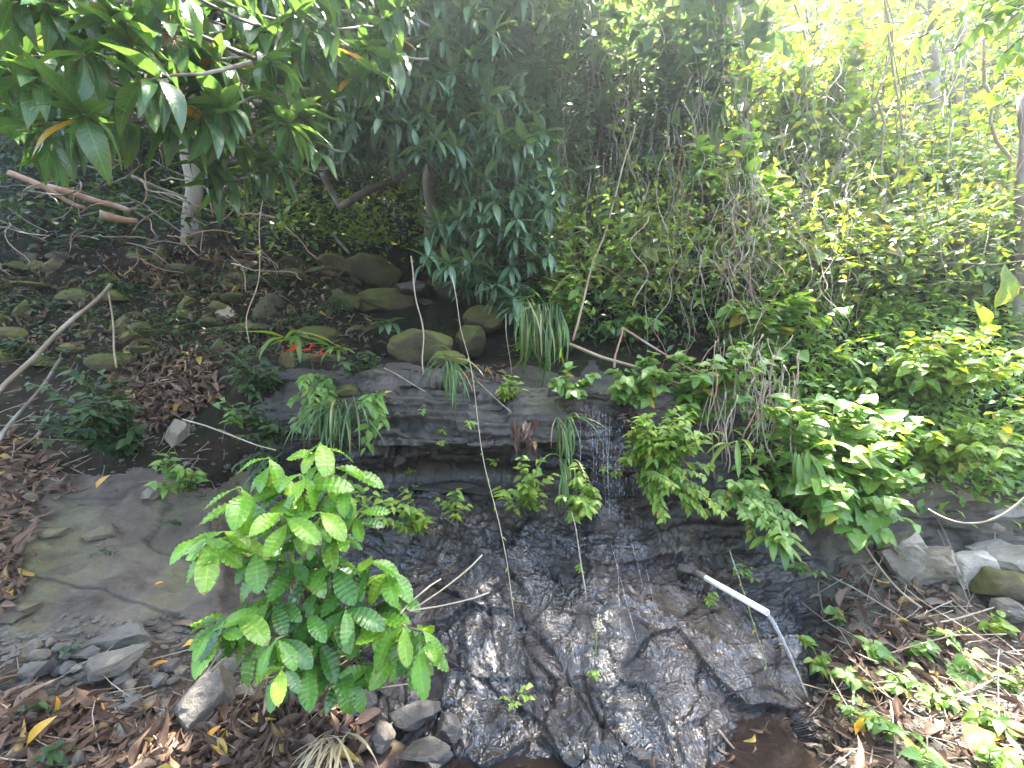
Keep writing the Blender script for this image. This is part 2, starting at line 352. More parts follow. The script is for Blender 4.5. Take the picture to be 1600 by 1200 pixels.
def joined_leaves(name, items, origin, parent=None, tp=None):
    """items: list of (tp,k,mat,matrix), merged into one mesh per call (first material wins per call)"""
    by = {}
    for it in items: by.setdefault((it[0], it[1]), []).append(it)
    Vs, Qs, Us, Rs = [], [], [], []; n = 0
    mat = items[0][2]
    for (tp, k), L in by.items():
        V, Q, uv = TPL[tp][k]; A = np.array([[list(r) for r in it[3]] for it in L])
        W = np.einsum('mij,nj->mni', A[:, :3, :3], V)+A[:, None, :3, 3]
        m = len(L); nv = len(V)
        Vs.append(W.reshape(-1, 3)); Qs.append((Q[None]+(np.arange(m)*nv)[:, None, None]).reshape(-1, 4)+n)
        Us.append(np.tile(uv, (m, 1))); Rs.append(np.repeat(RNG.random(m), nv)); n += m*nv
    me = mesh_np(name, np.concatenate(Vs)-np.array(origin), np.concatenate(Qs), M[mat], np.concatenate(Us), np.concatenate(Rs))
    return link(name, me, parent, loc=None if parent else origin)
def show_size(m):
    p = m.translation
    if p.y < .3: return 0
    px, py = PX(p)
    if not (-60 < px < 1660 and -60 < py < 1260): return 0
    return m.col[1].xyz.length/p.y*F
def put_leaves(root, items, limit=300, minpx=9, name='leaf', rest='foliage'):
    """largest-showing leaves as parts; the rest as one stuff part per material"""
    o = Vector(root.location); sc = [(show_size(it[3]), i) for i, it in enumerate(items)]
    sc.sort(reverse=True); keep = {i for s, i in sc[:limit] if s >= minpx}
    inv = Matrix.Translation(-o)
    for i in sorted(keep):
        tp, k, mat, m = items[i]; link(name, leaf_mesh(tp, k, mat), root, mat4=inv @ m)
    left = {}
    for i, it in enumerate(items):
        if i not in keep: left.setdefault(it[2], []).append(it)
    for mt, L in left.items():
        j = joined_leaves(rest, L, o, root); j['kind'] = 'stuff'

# ------------------------------------------------------------------ terrain
ROWS = 'ABCDEFGHIJKL'
ST = {   # station px : (depth, photo row) for keys B..L
 -300: [(1.7, 1200), (2.3, 1020), (2.8, 860), (3.2, 770), (3.6, 690), (4.1, 590), (4.6, 490), (5.2, 370), (8, 240), (13, 150), (21, 60)],
 0:    [(1.7, 1200), (2.4, 1010), (2.9, 850), (3.3, 760), (3.6, 700), (4.1, 600), (4.6, 500), (5.2, 380), (8, 250), (13, 160), (21, 60)],
 200:  [(1.7, 1200), (2.5, 1000), (2.9, 870), (3.3, 765), (3.6, 700), (4.1, 600), (4.6, 500), (5.2, 380), (8, 280), (13, 180), (21, 60)],
 335:  [(1.7, 1200), (2.6, 990), (2.95, 880), (3.3, 770), (3.6, 700), (3.9, 600), (4.5, 510), (5.3, 390), (8.5, 310), (13, 200), (21, 60)],
 380:  [(1.7, 1200), (2.65, 985), (3.3, 885), (3.5, 760), (3.6, 690), (3.75, 590), (4.4, 530), (5.3, 420), (8.5, 340), (13, 220), (21, 70)],
 500:  [(1.7, 1200), (2.5, 1010), (3.25, 890), (3.62, 745), (3.42, 690), (3.6, 590), (4.3, 550), (5.5, 430), (8.5, 350), (13, 240), (21, 70)],
 600:  [(1.65, 1220), (1.95, 1140), (2.85, 890), (3.55, 745), (3.18, 700), (3.4, 578), (4.2, 562), (5.7, 440), (8.5, 370), (13, 250), (21, 80)],
 750:  [(1.6, 1265), (1.75, 1222), (2.7, 880), (3.52, 742), (3.08, 695), (3.4, 580), (4.3, 562), (5.7, 460), (8.5, 400), (13, 260), (21, 80)],
 850:  [(1.6, 1265), (1.75, 1225), (2.65, 890), (3.5, 748), (3.15, 690), (3.45, 590), (4.2, 560), (5.6, 460), (8, 380), (13, 230), (21, 70)],
 950:  [(1.55, 1275), (1.68, 1240), (2.6, 910), (3.2, 760), (3.3, 680), (3.6, 600), (4.1, 540), (5.1, 440), (7, 340), (13, 190), (21, 60)],
 1090: [(1.58, 1270), (1.74, 1226), (2.6, 930), (3.1, 830), (3.3, 740), (3.6, 640), (4.1, 540), (5.0, 430), (7, 280), (13, 110), (21, 0)],
 1230: [(1.6, 1262), (1.9, 1192), (2.45, 1020), (3.0, 865), (3.3, 750), (3.6, 640), (4.1, 550), (5.0, 430), (7, 260), (13, 80), (21, -30)],
 1285: [(1.6, 1260), (2.1, 1160), (2.75, 985), (3.05, 865), (3.3, 750), (3.6, 640), (4.1, 550), (5.0, 430), (7, 260), (13, 80), (21, -40)],
 1330: [(1.6, 1240), (2.1, 1100), (2.8, 940), (3.1, 850), (3.25, 750), (3.6, 630), (4.1, 540), (5.0, 425), (7, 250), (13, 70), (21, -50)],
 1450: [(1.6, 1230), (2.2, 1070), (3.0, 905), (3.2, 830), (3.2, 750), (3.6, 620), (4.1, 530), (5.0, 420), (7, 240), (13, 60), (21, -60)],
 1600: [(1.6, 1220), (2.2, 1060), (3.0, 900), (3.2, 830), (3.3, 740), (3.7, 600), (4.2, 500), (5.0, 400), (7, 220), (13, 40), (21, -60)],
 1900: [(1.6, 1210), (2.2, 1050), (3.0, 890), (3.2, 820), (3.4, 730), (3.7, 600), (4.2, 500), (5.0, 400), (7, 220), (13, 40), (21, -60)],
}
def build_terrain():
    spx = np.array(sorted(ST)); K = 12
    ky = np.zeros((len(spx), K)); kz = np.zeros((len(spx), K))
    for i, s in enumerate(spx):
        e = ST[s]; ky[i, 0] = .7; kz[i, 0] = -.03
        for j, (y, py) in enumerate(e): ky[i, j+1] = y; kz[i, j+1] = CZ-(py-600)/F*y
    cols = np.concatenate([np.linspace(-700, -150, 26)[:-1], np.concatenate([np.linspace(-150, 560, 130)[:-1], np.linspace(560, 1290, 340)[:-1], np.linspace(1290, 1750, 80)]), np.linspace(1750, 2300, 26)[1:]])
    seg = [12, 44, 170, 120, 34, 66, 40, 44, 30, 22, 16]
    r = np.concatenate([np.linspace(i, i+1, n, endpoint=False) for i, n in enumerate(seg)]+[[11.0]])
    def interp_cols(A):
        x = cols; idx = np.clip(np.searchsorted(spx, x)-1, 0, len(spx)-2)
        t = np.clip((x-spx[idx])/(spx[idx+1]-spx[idx]), 0, 1); t = t*t*(3-2*t)
        return A[idx]*(1-t)[:, None]+A[idx+1]*t[:, None]
    CY, CZ_ = interp_cols(ky), interp_cols(kz)
    R = np.clip(np.floor(r).astype(int), 0, 10); T = r-R
    Y = CY[:, R]*(1-T)+CY[:, R+1]*T; Z = CZ_[:, R]*(1-T)+CZ_[:, R+1]*T
    for _ in range(6):
        Y[:, 1:-1] = (Y[:, :-2]+2*Y[:, 1:-1]+Y[:, 2:])/4; Z[:, 1:-1] = (Z[:, :-2]+2*Z[:, 1:-1]+Z[:, 2:])/4
    X = (cols[:, None]-800)/F*Y
    Pn = np.stack([X, Y, Z], -1)
    du = np.gradient(Pn, axis=0); dv = np.gradient(Pn, axis=1)
    nr = np.cross(du, dv); nr /= np.linalg.norm(nr, axis=-1, keepdims=True)+1e-9
    if nr[len(cols)//2, 250, 1] > 0: nr = -nr
    D = np.zeros(Y.shape); WET_SHADE = np.zeros(Y.shape)
    def ss(x, a, b):
        t = min(1, max(0, (x-a)/(b-a))); return t*t*(3-2*t)
    fr = noise.fractal; nz = noise.noise
    for i, c in enumerate(cols):
        for j, rr in enumerate(r):
            p = Vector(Pn[i, j]); d = 0
            rock = ss(c, 400, 480)*(1-ss(c, 1270, 1310))*ss(rr, 1.75, 2.05)*(1-ss(rr, 6.1, 6.7))
            lrock = (1-ss(c, 345, 400))*ss(rr, 1.9, 2.1)*(1-ss(rr, 4.3, 5.0))
            rrock = ss(c, 1290, 1330)*ss(rr, 2.3, 2.9)*(1-ss(rr, 5, 5.6))
            far = ss(rr, 7, 9)
            soil = max(0, 1-rock-lrock-rrock)
            if soil > 0: d += soil*((.05+.5*far)*fr(p*(1.6-far), 1, 2, 3)+.02*fr(p*7, 1, 2, 2)*(1-far))
            if lrock > 0:
                q = p+Vector((nz(p*1.5), nz(p*1.5+Vector((7, 0, 0))), 0))*.25
                dd, pp = noise.voronoi(Vector((q.x*1.2, q.y*1.5, q.z*2.6)))
                e = dd[1]-dd[0]
                d += lrock*(.15*fr(p*1.3, 1, 2, 3)+.020*fr(p*10, .9, 2, 4)+.035*(noise.cell(pp[0]*7.3)-.5)-.012*math.exp(-e/.03)+.035*fr(p*4, 1, 2, 4))
            rk = max(rock, rrock*.9)
            if rk > 0:
                dome = (1-ss(rr, 3.7, 4.1))
                q = p+Vector((nz(p*2.3), nz(p*2.3+Vector((7, 0, 0))), nz(p*2.3+Vector((0, 9, 0)))))*.16
                dd, pp = noise.voronoi(Vector((q.x*1.7+q.z*.8, q.y*2.0, q.z*2.4-q.x*.5)))
                e = dd[1]-dd[0]
                s1 = Vector((q.x*1.7+q.z*.8, q.y*2.0, q.z*2.4-q.x*.5)); cv = noise.cell_vector(pp[0]*5.1)
                plates = .075*(cv.z-.5)-.030*math.exp(-e/.016)*ss(nz(p*2.4), -.25, .2)+.07*((s1.x-pp[0].x)*(cv.x-.5)+(s1.z-pp[0].z)*(cv.y-.5))
                s2 = Vector((q.x*5.5+q.z*2.1, q.y*6, q.z*7-q.x*1.5)); d2, p2 = noise.voronoi(s2); c2 = noise.cell_vector(p2[0]*3.3)
                plates += .012*(c2.z-.5)-.010*math.exp(-(d2[1]-d2[0])/.05)+.05*((s2.x-p2[0].x)*(c2.x-.5)+(s2.z-p2[0].z)*(c2.y-.5))
                k1 = abs(nz(Vector((q.x*2.2+q.z*1.1, 5, q.z*.5-q.x*.3)))); k2 = abs(nz(Vector((q.x*1.6-q.z*1.0, 11, q.z*.6))))
                ck = (-.03*math.exp(-k1/.012)-.03*math.exp(-k2/.010))*ss(nz(p*2.1+Vector((5, 5, 5))), -.15, .25)
                rid = 1-abs(nz(Vector((q.x*6.5+q.z*1.2, q.y*2, q.z*2.2))))*2
                w = p+Vector((nz(p*6), 0, nz(p*6+Vector((3, 1, 4)))))*.06
                rid2 = 1-abs(nz(Vector((w.x*20+w.z*5, w.y*6, w.z*11))))*2
                st = p.z*8.5+p.x*.4+nz(p*.9)*.9+1.3*nz(Vector((p.x*.4, 3, p.z*5))); fs = st-math.floor(st)
                strata = (.085*(noise.cell(Vector((math.floor(st)*3.7, math.floor(q.x*1.6+math.floor(st)*.37), 0)))-.5)+.006*fs-.028*math.exp(-min(fs, 1-fs)/.045)+.018*(noise.cell(Vector((math.floor(p.z*27+nz(p*1.5)), math.floor(p.x*3), 4)))-.5))+.016*fr(p*8, 1, 2, 4)
                d += rk*(.035*fr(p*1.6, 1, 2, 3)+dome*(plates+.006*rid+.007*rid2+(.22+.4*ss(rr, 2.7, 3.3))*strata+ck)+(1-dome)*(strata+.2*plates)+.008*fr(p*16, 1, 2, 3))
            D[i, j] = d
            # where water seeps: dome below the ledge and the runnel under the fall; last band also darkens the left hollow
            w = ss(c, 560, 650)*(1-ss(c, 1262, 1285))*ss(rr, 1.6, 1.9)*(1-ss(rr, 3.3, 3.9))
            w = max(w, ss(c, 860, 900)*(1-ss(c, 985, 1040))*ss(rr, 1.7, 2)*(1-ss(rr, 5.4, 5.9)))
            w = max(w, (.85-.35*ss(c, 560, 640))*ss(c, 400, 470)*(1-ss(c, 1260, 1285))*ss(rr, 1.7, 2)*(1-ss(rr, 4.6, 5.6)))  # damp margin, raised at the left to stand in for the hollow's shade
            WET_SHADE[i, j] = w
    Pd = Pn+nr*D[..., None]
    nc, nrw = Y.shape; idx = np.arange(nc*nrw).reshape(nc, nrw)
    Q = np.stack([idx[:-1, :-1], idx[1:, :-1], idx[1:, 1:], idx[:-1, 1:]], -1)
    cc = ((cols[:-1]+cols[1:])/2)[:, None]*np.ones((1, nrw-1)); rc = ((r[:-1]+r[1:])/2)[None]*np.ones((nc-1, 1))
    q0 = Pd[:-1, :-1]; jit = np.array([[noise.fractal(Vector(v)*3, 1, 2, 3) for v in row] for row in q0])
    cc = cc+np.where(rc > 4.2, 60, 12)*jit; rc = rc+np.where(rc > 4, .35, .1)*jit
    face = (cc > 400) & (cc < 1290) & (rc > 1.9) & (rc < 6.4)
    left = (cc <= 400) & (rc > 1.95) & (rc < 4.4)
    right = (cc >= 1290) & (rc > 2.5) & (rc < 5.3)
    near = (rc < 3) & ~face & ~left & ~right
    V = Pd.reshape(-1, 3); W = WET_SHADE.ravel()
    def part(mask, name, mat, label):
        q = Q[mask]; u, inv = np.unique(q, return_inverse=True)
        me = mesh_np(name, V[u], inv.reshape(q.shape), M[mat], extra={'wet': W[u]})
        return tag(link(name, me), label, None, None, 'structure')
    part(near, 'ground', 'soil', 'brown forest floor in front of the rocks')
    part(face, 'rock_face', 'rock_face', 'dark wet rock face with a ledge the water seeps over')
    part(left, 'rock_slope', 'rock_left', 'sloping dry rock slab at the left of the seep')
    part(right, 'rock_bank', 'rock_bank', 'dull rock bank under the overhanging vines')
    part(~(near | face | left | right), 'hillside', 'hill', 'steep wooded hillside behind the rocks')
    return BVHTree.FromPolygons([tuple(v) for v in V], [tuple(int(x) for x in q) for q in Q.reshape(-1, 4)])
BVH = build_terrain()
gm = mesh_np('ground', [(-60, -60, -.2), (60, -60, -.2), (60, 40, -.2), (-60, 40, -.2)], [(0, 1, 2, 3)], M['soil'])
gm2 = mesh_np('ground', [(-60, -60, -.034), (60, -60, -.034), (60, .72, -.034), (-60, .72, -.034)], [(0, 1, 2, 3)], M['soil'])
tag(link('clearing_ground', gm2), 'trodden ground of the clearing at the viewpoint', None, None, 'structure')
tag(link('forest_ground', gm), 'bare ground behind the viewpoint', None, None, 'structure')
EYE = Vector((0, 0, CZ))
def hit(px, py):
    d = (P(px, py, 1)-EYE).normalized(); loc, nrm, i, dist = BVH.ray_cast(EYE, d)
    if loc is None: return P(px, py, 12), Vector((0, -.5, .8))
    if nrm.dot(d) > 0: nrm = -nrm
    return loc, nrm
def drop(p):
    loc, nrm, i, dist = BVH.ray_cast(Vector((p[0], p[1], p[2]+.8)), Vector((0, 0, -1)))
    if loc is None: return None, None
    if nrm.z < 0: nrm = -nrm
    return loc, nrm
def near_ground(p): return BVH.find_nearest(p)[0]

# pool at the foot of the rock
pool = mesh_np('pool', [(x, y, -.07) for y in (1.45, 1.75, 2.1) for x in (-.45, .2, .8, 1.3)], [(r*4+c, r*4+c+1, r*4+c+5, r*4+c+4) for r in range(2) for c in range(3)], M['pool'])
tag(link('pool', pool), 'shallow brown pool at the foot of the wet rock', None, None, 'structure')

# ------------------------------------------------------------------ rocks
import bmesh
def rock_mesh(mat, sub=3, cuts=9, seed=0, rough=.06, flat=False):
    bm = bmesh.new(); bmesh.ops.create_icosphere(bm, subdivisions=sub, radius=1)
    rs = random.Random(seed); pl = []
    for _ in range(cuts):
        n = Vector((rs.gauss(0, 1), rs.gauss(0, 1), rs.gauss(0, 1))).normalized(); pl.append((n, rs.uniform(.38, .78)))
    off = Vector((seed*3.1, seed*1.7, 0))
    for v in bm.verts:
        p = v.co.copy()
        for n, d in pl:
            e = p.dot(n)-d
            if e > 0: p -= n*e*(1 if flat else .85)
        p *= 1+rough*noise.fractal(p*2.2+off, 1, 2, 3)+.4*rough*noise.noise(p*7+off)
        v.co = p
    for f in bm.faces: f.smooth = not flat
    me = bpy.data.meshes.new('stone'); bm.to_mesh(me); bm.free(); me.materials.append(M[mat]); return me
ROCKS = {}
def rock(name, label, px, py, w, h, mat='stone', depth=1.0, Y=None, rot=None, seed=None, group=None, cat='stone', sink=.25, sub=3, tilt=0, part_of=None):
    """a stone centred on the photo point, w x h photo pixels"""
    if Y is None: c, n = hit(px, py+h*.4); Y = c.y
    else: n = Vector((0, 0, 1))
    c = P(px, py, Y); sx, sz = w*.5/F*Y*1.15, h*.5/F*Y*1.15
    seed = seed if seed is not None else random.randrange(24)
    key = (mat, seed, sub)
    if key not in ROCKS: ROCKS[key] = rock_mesh(mat, sub+1 if sub == 3 else sub, 6 if mat == 'stone_moss' else 15, seed, .1 if mat == 'stone_moss' else .085, mat != 'stone_moss' or sub == 2)
    o = link(name, ROCKS[key]); o.location = c+Vector((0, sx*depth*.35, 0)); o.scale = (sx, (sx+sz)*.5*depth, sz)
    o.rotation_euler = (U(-.12, .12), tilt, U(-.3, .3)) if rot is None else rot
    if part_of: o.parent = part_of; return o
    return tag(o, label, cat, group)

rock('boulder', 'rounded mossy boulder lying on the ledge under the mango tree', 655, 541, 100, 52, 'stone_moss', Y=3.95, cat='boulder', seed=1)
rock('boulder', 'squat upright mossy boulder standing beside the rounded boulder on the ledge', 735, 538, 50, 56, 'stone_moss', Y=4.0, cat='boulder', seed=2)
rock('boulder', 'dark mossy boulder resting above and behind the upright boulder', 756, 497, 60, 38, 'stone_moss', Y=4.5, cat='boulder', seed=3)
rock('boulder', 'small brown boulder wedged in front of the rounded boulder', 700, 563, 52, 28, 'stone_moss', Y=3.75, cat='boulder', seed=4)
rock('boulder', 'flat mossy stone set above the hanging grass tuft', 545, 612, 66, 28, 'stone_moss', Y=3.5, cat='boulder', seed=5)
rock('boulder', 'large dim boulder at the left end of the stacked rocks', 570, 425, 90, 55, 'stone_moss', Y=5.6, cat='boulder', seed=6)
for k, (x, y, w, h) in enumerate([(600, 470, 70, 26), (660, 485, 66, 26), (700, 458, 70, 26), (640, 455, 60, 22), (600, 497, 80, 20), (690, 505, 70, 18), (745, 465, 50, 22), (655, 505, 60, 16), (800, 480, 60, 40), (820, 520, 50, 34), (560, 480, 60, 28), (780, 530, 40, 26)]):
    rock('rock', 'dark rock in the shadowed stack behind the ledge boulders', x, y, w*1.3, h*1.5, 'stone_dark' if k % 2 else 'stone_moss', Y=U(4.8, 5.4), group='stacked rocks behind the ledge', cat='rock')
rock('stone', 'big squarish grey stone beside the foot of the shrub', 312, 1103, 102, 92, 'stone', cat='stone', seed=7, depth=.9)
rock('stone', 'slanting grey slab propped on the rubble at lower left', 158, 1047, 120, 62, 'stone', seed=8, rot=(.3, -.35, .1), depth=.7)
rock('stone', 'thin dark slate slab lying against the sloping rock', 160, 1010, 150, 34, 'stone_dark', seed=9, rot=(.3, -.12, 0), depth=.6)
rock('stone', 'brown flat stone near the lower left corner', 55, 1050, 56, 28, 'stone', seed=10)
rock('stone', 'pale cracked block in the left bank below the leaf litter', 270, 678, 66, 52, 'stone_pale', seed=11)
rock('stone', 'tan stone lit by a spot of sun on the left bank', 350, 492, 46, 32, 'stone_pale', seed=12)
rock('stone', 'light stone on the mossy rock edge', 228, 776, 44, 26, 'stone_pale', seed=13)
rock('stone', 'small grey stone behind the squarish stone under the shrub leaves', 350, 1047, 44, 44, 'stone', seed=14)
rock('stone', 'pale stone block jutting from the right bank', 1432, 885, 90, 80, 'stone_pale', seed=15, depth=.8)
rock('stone', 'sunlit pale boulder at the right edge below the vines', 1535, 895, 110, 62, 'stone_pale', seed=16, depth=.8)
M_OUT = [rock_mesh('stone_pale', 4, 18, 60+q, .11, True) for q in range(4)]
for k, (x, y, w, h) in enumerate([(1480, 885, 120, 80), (1575, 880, 120, 70), (1590, 800, 110, 60), (1425, 865, 100, 80)]):
    rock('stone', 'pale rock of the sunlit outcrop under the vines at right', x, y, w, h, 'stone_pale', depth=.8, seed=30+k, group='rocks of the right outcrop').data = M_OUT[k]
rock('stone', 'yellow mossy stone at the far right edge', 1580, 925, 70, 60, 'stone_moss', seed=17)
rock('stone', 'pale angular rock under the bright vines at right', 1510, 770, 100, 46, 'stone_pale', seed=18)
rock('stone', 'grey stone at the lower right of the slope', 1590, 960, 60, 44, 'stone', seed=19)
rock('stone', 'small wet stone clamped at the head of the white pipe', 1083, 893, 36, 26, 'stone_dark', seed=20)
rock('stone', 'smooth grey stone under the drooping dry grass', 655, 1185, 80, 40, 'stone_dark', seed=21)
rock('stone', 'dark wedge stone in the water below the shrub', 650, 1125, 80, 50, 'stone_dark', seed=22)
for k, (x, y, w, h) in enumerate([(590, 1165, 60, 40), (700, 1150, 60, 40), (560, 1110, 60, 50), (690, 1190, 50, 30)]):
    rock('stone', 'blackish stone in the shallow water below the shrub', x, y, w, h, 'stone_dark', group='blackish stones below the shrub')
for _ in range(75):
    x = U(0, 400); y = U(1000, 1195)
    if y < 1000+x*.08: continue
    rock('cobble', 'loose grey cobble among the rubble in the lower left', x, y, U(14, 48), U(10, 26), random.choice(['stone', 'stone', 'stone_dark']), group='loose cobbles in the lower left', cat='cobble', sub=2)
for _ in range(80):
    x = U(-20, 560); y = U(390, 575)
    rock('stone', 'mossy stone embedded in the dark left bank', x, y, U(22, 75), U(12, 34), 'stone_moss', group='mossy stones in the left bank', sub=2)
for _ in range(7):
    x = U(0, 320); y = U(770, 1000)
    rock('stone', 'rough knob of rock on the sloping left slab', x, y, U(20, 70), U(10, 30), 'rock_left', group='knobs on the left slab', sub=2, sink=.6)
for _ in range(10):
    x = U(1330, 1600); y = U(800, 960)
    rock('stone', 'broken grey stone on the right bank', x, y, U(25, 70), U(15, 40), random.choice(['rock_left', 'stone']), group='broken stones on the right bank', sub=2)
RF = bpy.data.objects['rock_face']
for x, y, w, h in ((640, 688, 150, 40), (752, 692, 150, 42), (690, 722, 90, 20), (612, 722, 60, 20), (820, 690, 70, 22), (670, 655, 130, 14), (560, 655, 60, 20), (760, 640, 100, 14), (700, 765, 150, 16), (790, 772, 120, 16), (640, 800, 110, 18), (870, 745, 60, 22), (980, 735, 50, 26)):
    rock('slab', None, x, y, w, h, 'rock_face', depth=.7, rot=(U(-.05, .05), U(-.05, .05), U(-.1, .1)), part_of=RF)
# gravel: too small to count
mb = MB(); bmv = {}
tv = [(math.cos(a)*math.cos(e), math.sin(a)*math.cos(e), math.sin(e)) for e in (-.9, 0, .9) for a in [k*math.pi/3+e*.4 for k in range(6)]]
tq = [(r*6+k, r*6+(k+1) % 6, r*6+6+(k+1) % 6, r*6+6+k) for r in range(2) for k in range(6)]+[(12, 13, 14, 15), (12, 15, 16, 17), (3, 2, 1, 0), (5, 4, 3, 0)]
tv = np.array(tv); tq = np.array(tq)
for _ in range(3600):
    rr_ = random.random()
    if rr_ < .5: x, y = U(-40, 560), U(960, 1240)
    elif rr_ < .78: x, y = U(-40, 620), U(400, 790)
    else: x, y = U(1270, 1640), U(900, 1240)
    p, n = hit(x, y)
    s = .006+.022*random.random()**2
    J = 1+RNG.uniform(-.25, .25, (18, 1))
    a = U(0, 6.28); V = tv*J*np.array([s*U(.8, 1.6), s*U(.8, 1.4), s*U(.4, .9)])
    ca, sa = math.cos(a), math.sin(a); V = V @ np.array([[ca, sa, 0], [-sa, ca, 0], [0, 0, 1]])
    mb.add(V+np.array(p), tq)
tag(mb.build('gravel', M['stone'], smooth=False), 'gravel strewn over the forest floor', None, None, 'stuff')

for _ in range(12):
    x, y = random.choice([(U(880, 1010), U(1150, 1200)), (U(1010, 1260), U(1135, 1165)), (U(1230, 1280), U(1140, 1200)), (U(1000, 1250), U(1185, 1200))])
    rock('stone', 'small wet stone along the margin of the brown pool', x, y, U(12, 40), U(8, 22), 'stone_dark', group='wet stones round the brown pool', sub=2)
# ------------------------------------------------------------------ generic plants
def stem_leaves(items, pts, tp, mat, size, n, t0=.3, droop=.4, spread=1.0, mats=None, face=.0):
    """alternate leaves along a stem polyline"""
    m = len(pts)-1
    for i in range(n):
        t = t0+(1-t0)*(i+.5)/n; f = t*m; k = min(m-1, int(f)); p = pts[k].lerp(pts[k+1], f-k)
        ax = (pts[k+1]-pts[k]).normalized()
        side = ax.cross(Vector((0, 0, 1)))
        if side.length < .1: side = Vector((math.cos(i*2.4), math.sin(i*2.4), 0))
        side.normalize(); side = side if i % 2 else -side
        d = ax*U(.3, .8)+side*spread*U(.6, 1.1)+Vector((0, -U(0, .5), -droop*U(.4, 1.3)))+rnd_unit()*.35
        up = Vector((0, -face, 1))+rnd_unit()*.45
        s = size*U(.65, 1.2)*(1-.3*abs(t-.6))
        items.append((tp, random.randrange(len(TPL[tp])), mats(t, p) if mats else mat, leaf_m(p, d, s, up, wide=U(.85, 1.15))))

DENS = 1.9
def bush(name, label, cat, px, py, Y, w, h, tp, mat, size, n, stems=10, droop=.4, hang=False, group=None, limit=300, minpx=9, dep=.6, stem_mat='stem', sr=.006, base=None, face=.4, mats=None):
    """a plant whose crown fills an ellipse w x h photo pixels at depth Y"""
    if Y is None: Y = hit(px, py)[0].y-.12
    c = P(px, py, Y); rx, rz = w*.5/F*Y, h*.5/F*Y; ry = dep*min(rx, rz)+.05
    if base is None:
        b = near_ground(c+Vector((0, ry, rz*.9 if hang else -rz*.9)))
    else: b = Vector(base)
    root = thing(name, label, cat, b, group)
    items = []; st = MB(); n = int(n*(DENS if px > 850 or py < 300 else 1.3)) if minpx == 9 else n; per = max(3, n//stems)
    for s in range(stems):
        q = rnd_unit(); q *= random.random()**.33
        tip = c+Vector((q.x*rx, q.y*ry-.0, q.z*rz))
        b0 = b+Vector((U(-.3, .3)*rx, U(-.2, .2)*ry, 0))
        pts = curve(b0, tip, 8, -U(.02, .12)*(rx+rz) if not hang else -.15*rz, .25*min(rx, rz)+.02)
        st.tube(pts, [sr*(1-.65*i/8) for i in range(9)], 4)
        L = (tip-b0).length; t0 = max(.15, 1-min(.85, 1.3*(rx+rz)/max(L, .01)))
        stem_leaves(items, pts, tp, mat, size, per, t0, droop, mats=mats, face=face)
    st.build('stem', M[stem_mat], root, b)
    put_leaves(root, items, limit, minpx)
    return root

def liana(label, p0, p1, r=.006, sag=0, wob=.06, mat='vine', name='vine', group=None, n=22, leaves=None, cat='vine'):
    mb = MB(); pts = curve(p0, p1, n, sag, wob); mb.tube(pts, [r*U(.8, 1.15) for _ in pts], 5)
    if leaves:
        root = thing(name, label, cat, pts[0], group); mb.build('stem', M[mat], root, pts[0])
        it = []; stem_leaves(it, pts, leaves[0], leaves[1], leaves[2], leaves[3], .05, .6); put_leaves(root, it)
        return root
    o = mb.build(name, M[mat], None, pts[0]); return tag(o, label, cat, group)

def tuft(name, label, px, py, Y, n, length, mat='grass', down=.8, spread=.6, group=None, tp='blade', cat='grass tuft', side=0, wide=1.0, bw=.05):
    if Y is None: Y = hit(px, py)[0].y-.03
    c = P(px, py, Y); root = thing(name, label, cat, c, group); items = []
    for i in range(n):
        a = U(0, 2*math.pi); d = Vector((math.cos(a)*spread+side, -abs(math.sin(a))*spread-.15, U(-.1, .9)-down*U(.2, 1)))
        p = c+Vector((U(-bw, bw), U(-.03, .03), U(-.02, .02)+U(-.6, .6)*(bw-.05)))
        items.append((tp, random.randrange(3), mat, leaf_m(p, d, length*U(.55, 1.1), wide=wide)))
    put_leaves(root, items, 300, 6, 'blade' if tp == 'blade' else 'leaf'); return root

# ------------------------------------------------------------------ mango trees
def whorl(items, st, p, ax, size, n, tp, mat, mats=None):
    ax = Vector(ax).normalized(); a0 = U(0, 6.28)
    x = ax.cross(Vector((0, 0, 1))); x = x.normalized() if x.length > .1 else Vector((1, 0, 0)); y = ax.cross(x)
    for i in range(n):
        an = a0+i*2.399; rad = x*math.cos(an)+y*math.sin(an)
        d = rad*U(.7, 1.1)+ax*U(.0, .7)+Vector((0, 0, -U(.05, .65)))
        q = p-ax*(.11*size/.22*i/n*U(.5, 1.4))
        items.append((tp, random.randrange(len(TPL[tp])), mat, leaf_m(q, d, size*U(.65, 1.15), rad*.25+Vector((0, -.25, 1))+rnd_unit()*.3, wide=U(.85, 1.2))))
def in_poly(x, y, poly):
    c = False; j = len(poly)-1
    for i in range(len(poly)):
        xi, yi = poly[i]; xj, yj = poly[j]
        if (yi > y) != (yj > y) and x < (xj-xi)*(y-yi)/(yj-yi)+xi: c = not c
        j = i
    return c
def poly_pts(poly, n, mind=0):
    xs = [p[0] for p in poly]; ys = [p[1] for p in poly]; out = []; tries = 0
    while len(out) < n and tries < n*60:
        tries += 1; x, y = U(min(xs), max(xs)), U(min(ys), max(ys))
        if in_poly(x, y, poly) and all((x-a)**2+(y-b)**2 > mind*mind for a, b in out): out.append((x, y))
    return out
